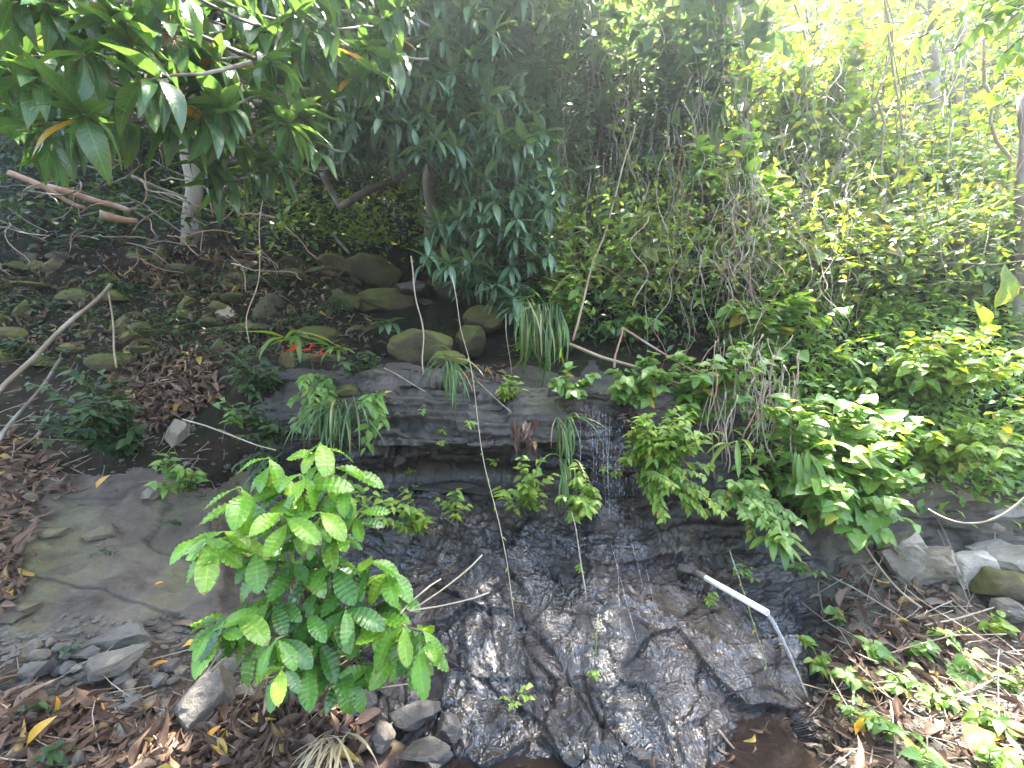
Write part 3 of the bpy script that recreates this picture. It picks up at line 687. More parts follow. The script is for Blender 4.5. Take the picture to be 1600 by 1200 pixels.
# near tree: boughs reach in from the upper left; its trunk stands on the bank
tb, _ = hit(300, 372); tb = Vector((tb.x, tb.y, tb.z-.1))
near_tree = thing('mango_tree', 'mango tree spreading large glossy leaves over the upper left, trunk on the dark bank', 'tree', tb)
mb = MB(); top = P(298, 210, tb.y-.15); fork = P(300, 120, tb.y-.4)
mb.tube(curve(tb, top, 8, 0, .05)+[fork], [.125, .11, .10, .095, .09, .09, .09, .09, .09, .085], 12, .06)
mb.build('trunk', M['bark_pale'], near_tree, tb)
items = []; mb = MB()
polyL = [(-40, -40), (640, -40), (610, 110), (540, 150), (470, 250), (345, 300), (290, 215), (225, 160), (110, 235), (60, 235), (-40, 160)]
bough1 = curve(P(150, 165, 3.2), P(300, 130, tb.y-.3), 8, 0, .1)
mb.tube(bough1, [.05]*9, 8, .08)
for k, (x, y) in enumerate(poly_pts(polyL, 85, 26)):
    Y = U(1.75, 2.6)+max(0, x-250)*.0028
    p = P(x, y, Y); ax = Vector((U(-.5, .5), -U(.3, 1), -U(-.1, .6)))
    q = p-ax.normalized()*.35+Vector((0, .25, .25))
    mb.tube(curve(q, p, 4, 0, .04), [.012, .010, .008, .006, .005], 5)
    whorl(items, mb, p, ax, .26, random.randint(9, 13), 'mango', 'mango')
for _ in range(640):       # unseen crown leaves, spread above and behind to shade the left
    p = Vector((U(-5.5, .4), U(-2.5, 7), U(3.2, 6)))
    if p.y > 0 and p.z-CZ < .93*p.y*1.02: p.z = CZ+.95*p.y+U(0, 1)
    whorl(items, None, p, (U(-.5, .5), U(-.5, .5), -.4), .25, 10, 'mango_s', 'mango')
for _ in range(750):       # unseen high whorls added to darken the left bank
    p = Vector((U(-9, .2), U(4.2, 9.5), 0)); p.z = CZ+.93*p.y+U(0, 1.6)
    whorl(items, None, p, (U(-.5, .5), U(-.5, .5), -.4), .34, 7, 'far', 'mango')
for k in range(5):
    a = P(300, 125, tb.y-.4); e = Vector((U(-3.8, -1.6), U(1.6, 3.5), U(3.0, 4.4)))
    mb.tube(curve(a, e, 9, -.2, .2), [.035-.003*i for i in range(10)], 6)
tag(mb.build('branches', M['bark'], near_tree, tb), kind='stuff')
pan = MB(); pc = P(262, 55, 1.95)
for _ in range(70):
    d = rnd_unit(); d.z -= .6; pan.tube(curve(pc+rnd_unit()*.01, pc+d.normalized()*U(.04, .09), 3, 0, .02), .0012, 3)
pan.build('dried_panicle', M['root'], near_tree, tb)
put_leaves(near_tree, items, 300)

# second mango: hangs in front of the ledge, middle of the picture
mbs, _ = hit(672, 400)
mango2 = thing('mango_tree', 'dense dark mango tree hanging its crown over the middle of the ledge', 'tree', mbs)
mb = MB(); t_top = P(668, 60, 5.6)
mb.tube(curve(mbs, t_top, 12, 0, .12), [.10-.004*i for i in range(13)], 10, .08); mb.build('trunk', M['bark_pale'], mango2, mbs)
mb = MB(); items = []
for a, b, r in ((P(672, 258, 5.6), P(760, 290, 4.6), .04), (P(660, 330, 5.6), P(740, 400, 4.5), .035), (P(668, 150, 5.6), P(800, 180, 4.8), .04), (P(668, 200, 5.6), P(560, 210, 4.8), .04), (P(505, 270, 5.2), P(530, 325, 5.3), .05), (P(530, 325, 5.3), P(660, 255, 5.5), .05)):
    bb = MB(); bb.tube(curve(a, b, 8, 0, .12), [r*(1-.05*i) for i in range(9)], 7, .08); bb.build('branch', M['bark'], mango2, mbs)
polyM = [(600, -40), (760, -40), (800, 130), (850, 190), (880, 300), (860, 400), (835, 460), (790, 485), (740, 450), (700, 440), (655, 395), (690, 330), (715, 260), (640, 240), (600, 200)]
polyM2 = [(470, 60), (620, 40), (640, 240), (560, 250), (500, 240)]
for poly, n, mind, y0, y1 in ((polyM, 300, 12, 3.9, 5.0), (polyM2, 120, 12, 4.0, 5.0)):
    for (x, y) in poly_pts(poly, n, mind):
        Y = U(y0, y1); p = P(x, y, Y); ax = Vector((U(-.5, .5), -U(.6, 1), U(-.3, .5)))
        mb.tube(curve(p-ax.normalized()*.3+Vector((0, .15, .1)), p, 3, 0, .03), [.009, .008, .006, .004], 4)
        whorl(items, None, p, ax, .245, random.randint(9, 12), 'mango_s', 'mango_far')
for _ in range(300):
    p = Vector((U(-2.6, 1.2), U(4.2, 7.5), 0)); p.z = CZ+.9*p.y+U(-.2, 2)
    whorl(items, None, p, (U(-.5, .5), U(-.5, .5), -.3), .26, 9, 'mango_s', 'mango_far')
tag(mb.build('twigs', M['bark'], mango2, mbs), kind='stuff')
put_leaves(mango2, items, 300)

# ------------------------------------------------------------------ foreground shrub with corrugated leaves
sb, _ = hit(470, 1105)
shrub = thing('shrub', 'bright green shrub with large corrugated leaves in front of the wet rock', 'shrub', sb)
items = []; mb = MB(); Ys = sb.y
tips = [(335, 985, 1.45, .8), (318, 838, 1.5, .9), (500, 692, 1.7, 1), (440, 1045, 1.42, .9), (655, 1010, 1.68, .5), (375, 760, 1.55, 1), (420, 715, 1.75, 1), (470, 740, 1.6, 1), (520, 730, 1.75, 1), (540, 760, 1.7, 1), (350, 830, 1.6, 1), (440, 800, 1.55, 1), (500, 800, 1.6, 1), (560, 800, 1.75, 1),
        (400, 860, 1.6, 0), (460, 880, 1.7, 0), (520, 880, 1.75, 0), (580, 870, 1.8, .6), (610, 890, 1.85, .8), (360, 960, 1.5, .6), (420, 940, 1.6, 0), (480, 960, 1.65, 0), (540, 950, 1.7, 0), (430, 1000, 1.45, .9),
        (590, 960, 1.75, .7), (630, 980, 1.7, .8), (660, 985, 1.7, .5), (480, 1040, 1.65, 0), (530, 1050, 1.7, 0), (580, 1040, 1.75, .1), (400, 1000, 1.55, .3), (500, 920, 1.75, 0), (450, 760, 1.8, .8), (555, 900, 1.8, 0), (390, 800, 1.8, .4), (620, 930, 1.85, .1), (500, 1000, 1.7, 0), (465, 830, 1.75, .3)]
tips += [(x+U(-28, 28), y+U(-22, 22), Y+U(0, .15), yg*.8) for x, y, Y, yg in tips[::4]]
for (x, y, Y, yg) in tips:
    tip = P(x, y, Y); b0 = sb+Vector((U(-.05, .05), U(-.04, .04), 0))
    pts = curve(b0, tip, 8, -.08, .05, bend=(0, .08, 0)); mb.tube(pts, [.011-.0009*i for i in range(9)], 6)
    ax = (pts[-1]-pts[-3]).normalized(); a0 = U(0, 6.28)
    for i in range(random.randint(6, 8)):
        an = a0+(i//2)*1.571+(i % 2)*3.1416+U(-.3, .3); rad = Vector((math.cos(an), math.sin(an)*.8-.25, 0))
        d = rad*U(.7, 1)+Vector((0, -.2, U(-1.0, .15)))
        q = tip-ax*(.035*(i//2)); young = random.random() < (yg if i < 5 else yg*.5)
        items.append(('coffee', random.randrange(3), 'coffee_young' if young else 'coffee', leaf_m(q, d, U(.10, .195), Vector((0, -.35, 1))+rnd_unit()*.35, wide=U(.9, 1.12))))
mb.build('stem', M['stem'], shrub, sb)
put_leaves(shrub, items, 300, 5)
# bare twigs reaching out of the shrub over the wet rock
for a, b in (((640, 955, 1.75), (765, 925, 1.95)), ((650, 950, 1.76), (752, 868, 1.95)), ((625, 960, 1.75), (690, 905, 1.9))):
    liana('thin bare twig reaching from the shrub over the wet rock', P(*a), P(*b), .0035, 0, .03, 'vine', 'twig', 'bare twigs beside the shrub', 10, cat='twig')
liana('pale stick leaning through the shrub to the rubble', P(330, 1050, 1.6), P(468, 895, 1.75), .0055, 0, .02, 'pole', 'stick', None, 12, cat='stick')

# ------------------------------------------------------------------ plants on the ledge and left bank
B = bush
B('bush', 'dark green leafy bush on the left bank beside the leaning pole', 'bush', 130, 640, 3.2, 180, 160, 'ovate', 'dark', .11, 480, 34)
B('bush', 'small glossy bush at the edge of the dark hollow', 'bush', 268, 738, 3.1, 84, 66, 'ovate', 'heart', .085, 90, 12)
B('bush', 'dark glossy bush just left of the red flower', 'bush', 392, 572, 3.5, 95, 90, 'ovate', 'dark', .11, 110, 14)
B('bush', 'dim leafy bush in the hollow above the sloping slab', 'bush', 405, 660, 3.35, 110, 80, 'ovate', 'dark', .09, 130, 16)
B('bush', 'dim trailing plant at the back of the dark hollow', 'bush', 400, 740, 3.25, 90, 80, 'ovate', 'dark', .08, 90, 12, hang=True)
B('plant', 'light green sprig above the dark hollow', 'plant', 352, 635, 3.4, 50, 50, 'ovate', 'heart', .09, 26, 6)
B('plant', 'broad leaved foliage hanging left of the grass tuft', 'plant', 485, 640, 3.3, 90, 110, 'ovate', 'heart', .10, 120, 14, hang=True)
B('plant', 'green foliage around the flat stone right of the red flower', 'plant', 560, 565, 3.5, 80, 60, 'ovate', 'dark', .09, 90, 12)
B('plant', 'long leaved foliage hanging under the flat stone', 'plant', 585, 670, 3.15, 55, 110, 'ovate', 'heart', .10, 80, 10, hang=True)
B('plant', 'yellow green sprig behind the shrub top', 'plant', 570, 770, 2.9, 60, 60, 'ovate', 'lime', .075, 40, 8)
B('plant', 'trailing yellow green sprig right of the shrub', 'plant', 620, 790, 2.8, 110, 80, 'ovate', 'lime', .075, 110, 10)
B('plant', 'little lime plant on the rock below the ledge left of the hanging vine', 'plant', 708, 782, 2.85, 60, 60, 'ovate', 'lime', .065, 40, 7)
B('plant', 'lime creeper on the undercut below the dead leaf clump', 'plant', 822, 740, 2.85, 125, 75, 'ovate', 'lime', .075, 120, 12)
B('plant', 'bright lime tuft on the ledge top', 'plant', 798, 604, 3.2, 52, 44, 'ovate', 'lime', .065, 60, 10)
B('plant', 'lime plant hanging beside the falling water', 'plant', 900, 775, 2.7, 66, 105, 'ovate', 'lime', .07, 130, 12, hang=True)
B('plant', 'large yellow green cushion of leaves right of the waterfall', 'plant', 1040, 690, 2.9, 165, 125, 'ovate', 'lime', .08, 520, 48)
B('plant', 'lime leaves trailing below the yellow green cushion', 'plant', 1065, 785, 2.75, 130, 120, 'ovate', 'lime', .065, 240, 14, hang=True)
B('vine_plant', 'pale heart shaped leaves draped over the ledge at the fallen branch', 'vine', 900, 590, 3.2, 100, 70, 'heart', 'heart', .085, 70, 10)
B('vine_plant', 'leafy vine drooping over the ledge right of the falling water', 'vine', 1000, 590, 3.25, 120, 90, 'heart', 'heart', .10, 120, 14, hang=True)
B('vine_plant', 'light green creeper below the mango crown left of the leaning cane', 'vine', 885, 440, 3.9, 90, 110, 'heart', 'heart', .11, 90, 12)
for x, y in ((690, 668), (735, 665), (770, 720), (650, 755), (800, 1085), (930, 1052), (820, 1075), (905, 885), (1110, 930), (945, 730), (965, 740), (660, 640), (690, 690), (640, 735)):
    B('sprig', 'tiny green sprig rooted in a crack of the wet rock', 'plant', x, y, None, U(14, 26), U(12, 26), 'ovate', 'lime', U(.03, .05), 10, 4, group='tiny sprigs in the rock cracks', sr=.002, minpx=7)
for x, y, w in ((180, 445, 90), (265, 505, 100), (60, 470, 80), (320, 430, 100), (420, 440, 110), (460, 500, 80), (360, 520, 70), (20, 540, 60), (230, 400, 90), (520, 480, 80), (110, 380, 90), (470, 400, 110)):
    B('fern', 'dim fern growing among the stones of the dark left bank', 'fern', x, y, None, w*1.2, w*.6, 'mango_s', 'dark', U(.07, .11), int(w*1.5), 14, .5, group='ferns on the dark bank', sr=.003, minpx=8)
for x, y, s in ((45, 1105, 40), (105, 1010, 16), (215, 1010, 20), (160, 855, 34), (265, 815, 18), (75, 1175, 20), (155, 560, 40)):
    B('sprig', 'small green seedling among the rubble and moss at left', 'plant', x, y, None, s, s*.8, 'ovate', 'dark', U(.04, .08), 12, 4, group='seedlings at left', sr=.002, minpx=7)
tuft('grass_tuft', 'long grass tuft hanging left of the ledge under the flat stone', 525, 632, 3.15, 120, .42, 'grass', 1.5, .35, bw=.14)
tuft('grass_tuft', 'narrow drooping grass tuft on the ledge front', 705, 565, 3.25, 45, .40, 'grass', 1.1, .3)
tuft('grass_tuft', 'tall bluish grass tuft hanging below the mango crown', 845, 482, 3.45, 105, .58, 'grass', 2.4, .18, bw=.17)
tuft('grass_tuft', 'small arching grass tuft beside the waterfall lip', 880, 655, 3.0, 30, .36, 'grass', 1.2, .22, side=.12)
tuft('grass_tuft', 'long pale grass strand hanging beside the lime plant', 884, 720, 2.9, 26, .36, 'grass', 1.4, .15)
tuft('grass_tuft', 'sunlit grass tuft far back on the slope', 575, 385, 7.6, 120, .75, 'strap', -.4, .7)
tuft('dry_grass', 'dry straw coloured grass drooping at the bottom below the shrub', 525, 1150, 1.72, 26, .26, 'dry', .5, .9)
tuft('strap_plant', 'bromeliad with arching strap leaves on the ledge right of the red flower', 530, 545, 3.55, 12, .32, 'strap', .1, .9, tp='strap', cat='bromeliad', wide=1.2)
tuft('strap_plant', 'few long strap leaves on the bank left of the red flower', 450, 530, 3.7, 8, .45, 'strap', .2, .9, tp='strap', cat='plant')
tuft('strap_plant', 'broad leaved plant left of the rounded boulder', 600, 510, 4.3, 14, .30, 'bluish', -.2, .8, tp='strap', cat='plant', wide=1.8)
tuft('strap_fern', 'strap leaved fern with long mottled blades hanging at the bank', 1255, 705, 2.85, 9, .46, 'strap', 1.6, .2, tp='strap', cat='fern', wide=1.0)
tuft('strap_fern', 'single long strap leaves pointing up left of the heart leaved vines', 1215, 650, 3.0, 6, .32, 'strap', -.1, .9, tp='strap', cat='fern', side=-.5)
tuft('strap_fern', 'arching strap leaf under the yellow green cushion', 1150, 690, 2.9, 5, .34, 'strap', .6, .5, tp='strap', cat='fern', side=-.3)
tuft('strap_fern', 'light green tongue leaves hanging over the bank above the pipe', 1212, 838, 2.7, 12, .22, 'strap', .8, .6, tp='strap', cat='fern', wide=1.7)
tuft('strap_fern', 'spreading strap leaves behind the heart leaved vines', 1290, 560, 3.6, 8, .5, 'strap', .1, 1.0, tp='strap', cat='fern', wide=.8)

# red flower
fb = near_ground(P(490, 580, 3.6)); fl = thing('flower', 'red heliconia flower standing out against the dark hollow', 'flower', fb)
mb = MB(); mb.tube(curve(fb, P(485, 553, 3.3), 6, -.03, .02), .004, 5); mb.tube(curve(P(485, 553, 3.3), P(455, 553, 3.3), 4, 0, .01), .003, 4); mb.build('stem', M['stem'], fl, fb)
for hx, hy, n in ((485, 547, 6), (457, 548, 5), (502, 558, 3)):
    for i in range(n):
        d = Vector((math.cos(i*1.3)*.9, -.3, .3+.5*math.sin(i*1.9)))
        link('bract', leaf_mesh('ovate', i % 2, 'flower'), fl, mat4=Matrix.Translation(-fb) @ leaf_m(P(hx+U(-3, 3), hy+i*1.5-4, 3.3), d, U(.06, .085), wide=.35))

# ------------------------------------------------------------------ right-hand vines and shrubs
B('vine_plant', 'mound of pale heart leaved vine over a leaning trunk above the hanging roots', 'vine', 1165, 255, 4.2, 200, 140, 'heart', 'heart', .17, 330, 24, hang=False)
B('vine_plant', 'lobed leaf vine reaching out left in the middle of the right bank', 'vine', 1205, 495, 3.6, 230, 120, 'heart', 'heart', .15, 230, 18)
B('vine_plant', 'big mass of green heart shaped leaves covering the right bank', 'vine', 1325, 700, 2.85, 230, 270, 'heart', 'heart', .135, 520, 40)
B('vine_plant', 'heart leaves hanging over the rock at the lower end of the big vine mass', 'vine', 1330, 800, 2.7, 200, 120, 'heart', 'heart', .12, 190, 18, hang=True)
B('bush', 'sunlit yellow green bush at the right edge under the big single leaf', 'bush', 1510, 555, 3.1, 190, 140, 'round', 'lime', .12, 300, 28)
B('bush', 'sunlit loose bush below the bright bush at the right edge', 'bush', 1530, 685, 2.9, 170, 120, 'round', 'lime', .10, 220, 24)
B('bush', 'fine yellow leaved shrub in front of dry twigs', 'bush', 1410, 490, 4.0, 130, 110, 'ovate', 'lime', .12, 170, 20)
B('bush', 'low small leaved creeper over the bank above the white pipe', 'bush', 1185, 800, 2.7, 130, 120, 'ovate', 'heart', .075, 260, 20, hang=True)
B('bush', 'dark pinnate plant among the hanging roots', 'bush', 1075, 420, 4.5, 120, 120, 'mango_s', 'bluish', .17, 130, 16)
B('bush', 'dark leafy plant beside the leaning cane', 'bush', 985, 490, 3.9, 120, 90, 'ovate', 'heart', .13, 110, 12)
B('bush', 'green shrub behind the lobed leaf vine', 'bush', 1290, 440, 4.4, 160, 100, 'ovate', 'heart', .14, 180, 20)
B('vine_plant', 'green vine beneath the lobed leaf vine and above the strap fern', 'vine', 1120, 585, 3.2, 190, 140, 'heart', 'heart', .11, 200, 18)
B('vine_plant', 'tangle of trailing leaves behind the spreading strap leaves', 'vine', 1370, 580, 3.5, 150, 100, 'heart', 'heart', .11, 180, 20)
B('bush', 'bright sunlit vine mass filling the upper right', 'vine', 1310, 130, 5.6, 270, 260, 'heart', 'sunny', .20, 480, 40, limit=300)
B('bush', 'yellow tinged vine below the bright upper right mass', 'vine', 1380, 270, 5.3, 230, 130, 'heart', 'sunny', .15, 300, 30)
B('bush', 'fine leaved shrub at the right edge behind the slender trunk', 'bush', 1520, 240, 5.0, 200, 200, 'ovate', 'sunny', .13, 420, 36, limit=300)
B('bush', 'shaded green shrub at the right edge beside the brown trunk', 'bush', 1540, 390, 4.6, 140, 110, 'ovate', 'heart', .12, 200, 24)
B('bush', 'pale bluish broad leaves at the top centre', 'vine', 1085, 55, 4.8, 200, 130, 'heart', 'bluish', .20, 150, 20)
B('bush', 'dark vine curtain hanging behind the leaning cane', 'vine', 1060, 200, 5.4, 150, 300, 'heart', 'bluish', .17, 480, 36, hang=True)
B('bush', 'dim leafy vines at the top between mango crown and bluish leaves', 'vine', 930, 130, 5.4, 170, 300, 'ovate', 'dark', .19, 480, 36, hang=True)
B('bush', 'sparse whorled sapling leaves right of the mango crown', 'sapling', 875, 130, 4.6, 70, 70, 'mango_s', 'mango_far', .2, 40, 7)
# boughs with large leaves reaching in at the top right, close by
rb = P(1720, -60, 2.6)
B('bough', 'close overhanging bough with large pale lit leaves at the top right', 'branch', 1500, 40, 2.3, 230, 110, 'mango', 'heart', .17, 90, 12, base=rb, stem_mat='bark', sr=.012)
B('bough', 'close leafy twig at the right edge with two round yellowish leaves', 'branch', 1570, 115, 2.3, 70, 60, 'round', 'lime', .11, 14, 5, base=P(1700, 60, 2.5), stem_mat='bark')
# one big banana-like leaf
bl = near_ground(P(1560, 560, 3.6)); bp = thing('big_leaf_plant', 'plant with a big upright sunlit leaf at the right edge', 'plant', bl)
mb = MB(); mb.tube(curve(bl, P(1556, 480, 3.4), 6, 0, .02), .008, 6); mb.build('stem', M['stem'], bp, bl)
link('leaf', leaf_mesh('round', 0, 'sunny'), bp, mat4=Matrix.Translation(-bl) @ leaf_m(P(1556, 480, 3.4), (.25, -.1, 1), .38, (0, -1, .2), wide=.7))
link('leaf', leaf_mesh('round', 0, 'sunny'), bp, mat4=Matrix.Translation(-bl) @ leaf_m(P(1535, 520, 3.4), (-.4, -.3, .8), .3, (0, -1, .2), wide=.7))

# seedlings and creepers on the lower right slope
for x, y, w, t, mt in ((1420, 1060, 90, 'ovate', 'heart'), (1520, 1040, 110, 'heart', 'heart'), (1560, 1120, 70, 'ovate', 'heart'), (1340, 1110, 60, 'ovate', 'heart'), (1290, 1040, 40, 'ovate', 'lime'), (1450, 1170, 50, 'ovate', 'heart'), (1570, 980, 80, 'heart', 'lime'), (1310, 960, 40, 'heart', 'heart'), (1370, 1015, 40, 'heart', 'heart'), (1545, 870, 60, 'heart', 'lime'), (1255, 1000, 30, 'ovate', 'lime'), (1170, 895, 50, 'ovate', 'heart'), (1260, 890, 50, 'ovate', 'heart'), (1480, 1090, 70, 'ovate', 'heart'), (1390, 1130, 60, 'ovate', 'heart'), (1330, 1050, 50, 'ovate', 'heart'), (1590, 1060, 80, 'ovate', 'heart'), (1500, 990, 70, 'ovate', 'heart'), (1440, 1010, 50, 'heart', 'heart'), (1560, 1180, 60, 'ovate', 'heart')):
    B('creeper', 'low green creeper sprouting through the leaf litter of the right slope', 'creeper', x, y, None, w, w*.6, t, mt, U(.05, .08), int(w*.5), 7, group='creepers on the right slope', sr=.003, minpx=8)

# ------------------------------------------------------------------ trunks, canes, poles, branches
def log(name, label, cat, a, b, r0, r1, mat, wob=.03, n=12, sides=9, group=None, sag=0):
    mb = MB(); pts = curve(a, b, n, sag, wob); mb.tube(pts, [r0+(r1-r0)*i/n for i in range(n+1)], sides, .06)
    return tag(mb.build(name, M[mat], None, pts[0]), label, cat, group)
log('pole', 'long brown pole leaning against the left bank', 'pole', P(-30, 640, 2.9), P(172, 444, 3.9), .017, .016, 'stick_bark')
log('pole', 'thin grey pole crossing under the leaning brown pole', 'pole', P(-20, 715, 2.9), P(95, 560, 3.5), .012, .011, 'bark')
log('stick', 'thin upright stick standing on the leaf litter', 'stick', P(182, 575, 3.6), P(170, 455, 3.9), .008, .006, 'pole')
log('cane', 'long pale bamboo cane leaning up through the vines', 'cane', P(895, 532, 3.55), P(992, 195, 4.6), .0115, .007, 'pole', .05)
log('branch', 'fallen pale branch lying across the ledge right of the cane', 'branch', P(885, 536, 3.5), P(1110, 618, 3.4), .015, .011, 'pole', .04)
log('branch', 'broken reddish stub standing on the fallen branch', 'branch', P(960, 575, 3.45), P(972, 512, 3.5), .010, .008, 'root')
log('branch', 'thin branch running right from the broken stub', 'branch', P(972, 512, 3.5), P(1100, 590, 3.4), .010, .006, 'root', .05)
log('branch', 'upright stick standing in the litter of the lower right slope', 'stick', P(1375, 1200, 2.0), P(1362, 1000, 2.45), .016, .010, 'pole', .03)
log('trunk', 'slender pale tree trunk rising at the upper right', 'tree', hit(1520, 330)[0], P(1495, -60, 5.6), .06, .045, 'bark_pale', .15)
log('trunk', 'brown trunk cut by the right edge of the picture', 'tree', hit(1592, 560)[0], P(1597, 150, 4.0), .05, .04, 'stick_bark', .06)
log('trunk', 'thin pale trunk right of the mango crown', 'tree', hit(918, 400)[0], P(925, 170, 6.4), .04, .03, 'bark_pale', .08)
log('trunk', 'grey leaning trunk under the pale heart leaved vine', 'tree', hit(1260, 400)[0], P(1340, 190, 5.4), .06, .04, 'bark_pale', .2)
log('root', 'pale twisted root crossing the dark bank at left', 'root', P(15, 270, 4.2), P(135, 325, 4.4), .03, .02, 'root', .12)
log('root', 'reddish root curling along the dark bank', 'root', P(75, 292, 4.3), P(200, 330, 4.6), .035, .03, 'root', .1)
log('root', 'thin pale root left of the mango trunk', 'root', P(205, 275, 4.6), P(290, 310, 5.0), .02, .015, 'bark_pale', .1)
log('root', 'root stub with a sunlit end on the dark bank', 'root', P(155, 335, 4.3), P(215, 345, 4.5), .045, .03, 'root', .05)
log('branch', 'dark branch lying over the slope behind the left hollow', 'branch', P(520, 365, 6.0), P(545, 395, 5.8), .025, .02, 'bark', .05)
log('twig', 'long thin twig slanting over the dark hollow', 'twig', P(285, 655, 3.2), P(432, 703, 3.1), .006, .004, 'vine', .03)

for a, b, r in (((1290, 905), (1420, 985), .006), ((1440, 985), (1580, 950), .006), ((1310, 985), (1400, 960), .005), ((1450, 1100), (1590, 1060), .006), ((1330, 1085), (1300, 1190), .005), ((1480, 940), (1600, 1040), .007), ((1120, 1150), (1165, 1195), .005)):
    log('stick', 'thin dry stick lying on the right slope', 'stick', hit(*a)[0]+Vector((0, -.02, .04)), hit(*b)[0]+Vector((0, -.02, .04)), r, r*.7, 'vine', .04, 8, 5, 'sticks on the right slope')
# hanging vines in front of the rock
liana('long thin vine hanging in front of the ledge down to the wet rock', P(706, 430, 3.2), P(812, 1010, 2.35), .0030, 0, .05, 'vine', leaves=('ovate', 'lime', .035, 14))
liana('short vine hanging with a knotted end above the rounded boulder', P(642, 400, 3.6), P(662, 585, 3.4), .006, 0, .05, 'vine')
liana('dark vine hanging right of the upright boulder', P(790, 490, 3.6), P(800, 585, 3.5), .004, 0, .04, 'twig')
liana('thin vine hanging over the left bank', P(420, 260, 4.0), P(392, 535, 3.6), .005, 0, .1, 'vine')
liana('thin vine dropping from the lime plant down the wet rock', P(893, 800, 2.6), P(915, 925, 2.4), .004, 0, .03, 'twig')
liana('thin leafy vine hanging down the middle of the wet rock', P(935, 960, 2.3), P(933, 1060, 2.1), .0025, 0, .02, 'stem', leaves=('ovate', 'lime', .03, 6))
liana('leafy vine hanging beside the white pipe', P(1140, 860, 2.6), P(1200, 1050, 2.2), .003, .0, .05, 'stem', leaves=('ovate', 'lime', .03, 14))
liana('pale vine looping at the right edge over the rock', P(1450, 795, 2.7), P(1610, 770, 2.4), .006, .12, .03, 'vine')
liana('grey vine hanging from the heart leaf mass to the pale stone', P(1340, 835, 2.7), P(1440, 950, 2.6), .007, .05, .04, 'twig')
liana('dry twig lying across the ledge front', P(600, 575, 3.2), P(665, 612, 3.15), .003, .0, .03, 'vine')
liana('thin vine from the ledge tuft to the dead leaf clump', P(745, 595, 3.2), P(800, 645, 3.05), .003, 0, .02, 'twig')
for k in range(115):
    x = random.choice([U(990, 1120), U(1110, 1200), U(1130, 1180), U(1190, 1340)]); y = U(200, 420); Y = U(3.5, 4.3)
    liana('thin brown root hanging in the curtain below the heart leaved vine', P(x, y, Y), P(x+U(-25, 25), y+U(90, 230), Y-U(0, .3)), U(.0015, .0042), 0, .22, random.choice(['vine', 'twig', 'root', 'twig']), 'hanging_root', 'hanging roots on the right', 14, cat='root')
for k in range(80):
    x = U(1110, 1250); y = U(520, 640); Y = U(3.0, 3.5)
    liana('reddish rootlet in the tangle above the strap fern', P(x, y, Y), P(x+U(-40, 20), y+U(50, 130), Y-U(0, .15)), U(.002, .005), 0, .09, random.choice(['root', 'twig', 'vine']), 'rootlet', 'rootlets above the strap fern', 10, cat='root')
for k in range(90):
    x = U(870, 1140); y = U(-20, 300); Y = U(4.8, 5.8)
    liana('thin liana hanging in the dim centre', P(x, y, Y), P(x+U(-20, 20), y+U(150, 330), Y-U(0, .4)), U(.002, .005), 0, .16, random.choice(['vine', 'twig']), 'liana', 'lianas in the dim centre', 14, cat='liana')
for k in range(90):
    x = U(1250, 1600); y = U(280, 450); Y = U(4.3, 5.2)
    liana('dry twig in the brush at right', P(x, y, Y), P(x+U(-60, 60), y+U(10, 90), Y-U(0, .4)), U(.002, .005), 0, .12, random.choice(['vine', 'pole', 'twig']), 'twig', 'dry twigs at right', 8, cat='twig')
for k in range(75):
    x = U(-10, 480); y = U(230, 420); Y = min(U(3.9, 4.9), hit(x, y)[0].y-.1)
    liana('tangled twig on the dark bank under the mango boughs', P(x, y, Y), P(x+U(-80, 120), y+U(-40, 70), Y-U(-.2, .3)), U(.003, .008), 0, .16, random.choice(['bark', 'twig', 'root']), 'twig', 'tangled twigs on the dark bank', 10, cat='twig')

# ------------------------------------------------------------------ fallen leaves
def litter_items(polys, n, smin, smax, lift=.012, mat='dead'):
    out = []
    for _ in range(n):
        poly = random.choice(polys); (x, y), = poly_pts(poly, 1) or [(poly[0])]
        p, nn = hit(x, y); a = rnd_unit(); d = (a-nn*a.dot(nn)).normalized()+nn*U(-.1, .35)
        out.append(('dead', random.randrange(4), mat, leaf_m(p+nn*(lift+U(0, .03)), d, U(smin, smax), nn+rnd_unit()*.5, wide=U(.8, 1.3))))
    return out
polyA = [(180, 560), (340, 565), (345, 625), (250, 665), (200, 660), (160, 600)]
polyB = [(-20, 680), (60, 690), (110, 760), (60, 800), (-20, 760)]
polyC = [(-20, 770), (55, 790), (40, 930), (-20, 960)]
polyD = [(350, 1110), (480, 1105), (560, 1140), (560, 1210), (340, 1210), (300, 1150)]
polyE = [(-20, 1090), (330, 1120), (340, 1220), (-20, 1220)]
polyF = [(1270, 900), (1360, 900), (1560, 960), (1600, 1000), (1600, 1220), (1320, 1220), (1290, 1080)]
polyG = [(1300, 900), (1500, 930), (1480, 1060), (1320, 1080)]
polyH = [(230, 390), (420, 400), (420, 470), (240, 450)]
polyL2 = [(-20, 400), (230, 400), (420, 520), (330, 560), (180, 550), (-20, 560)]
polyI = [(720, 575), (790, 575), (790, 600), (720, 600)]
polyJ = [(940, 600), (1010, 610), (1000, 680), (950, 660)]
polyK = [(1000, 360), (1060, 400), (1050, 470), (950, 470)]
polys = [polyA, polyA, polyB, polyC, polyD, polyD, polyE, polyE, polyG, polyH]
its0 = litter_items([polyF], 150, .06, .15)
its = litter_items(polys, 1700, .06, .17)
its += litter_items([[(-260, 560), (-20, 560), (-20, 1200), (-260, 1200)], [(1610, 850), (1800, 850), (1800, 1200), (1610, 1200)]], 600, .06, .15)
its += its0+litter_items([polyI, polyJ, polyK], 130, .05, .12)
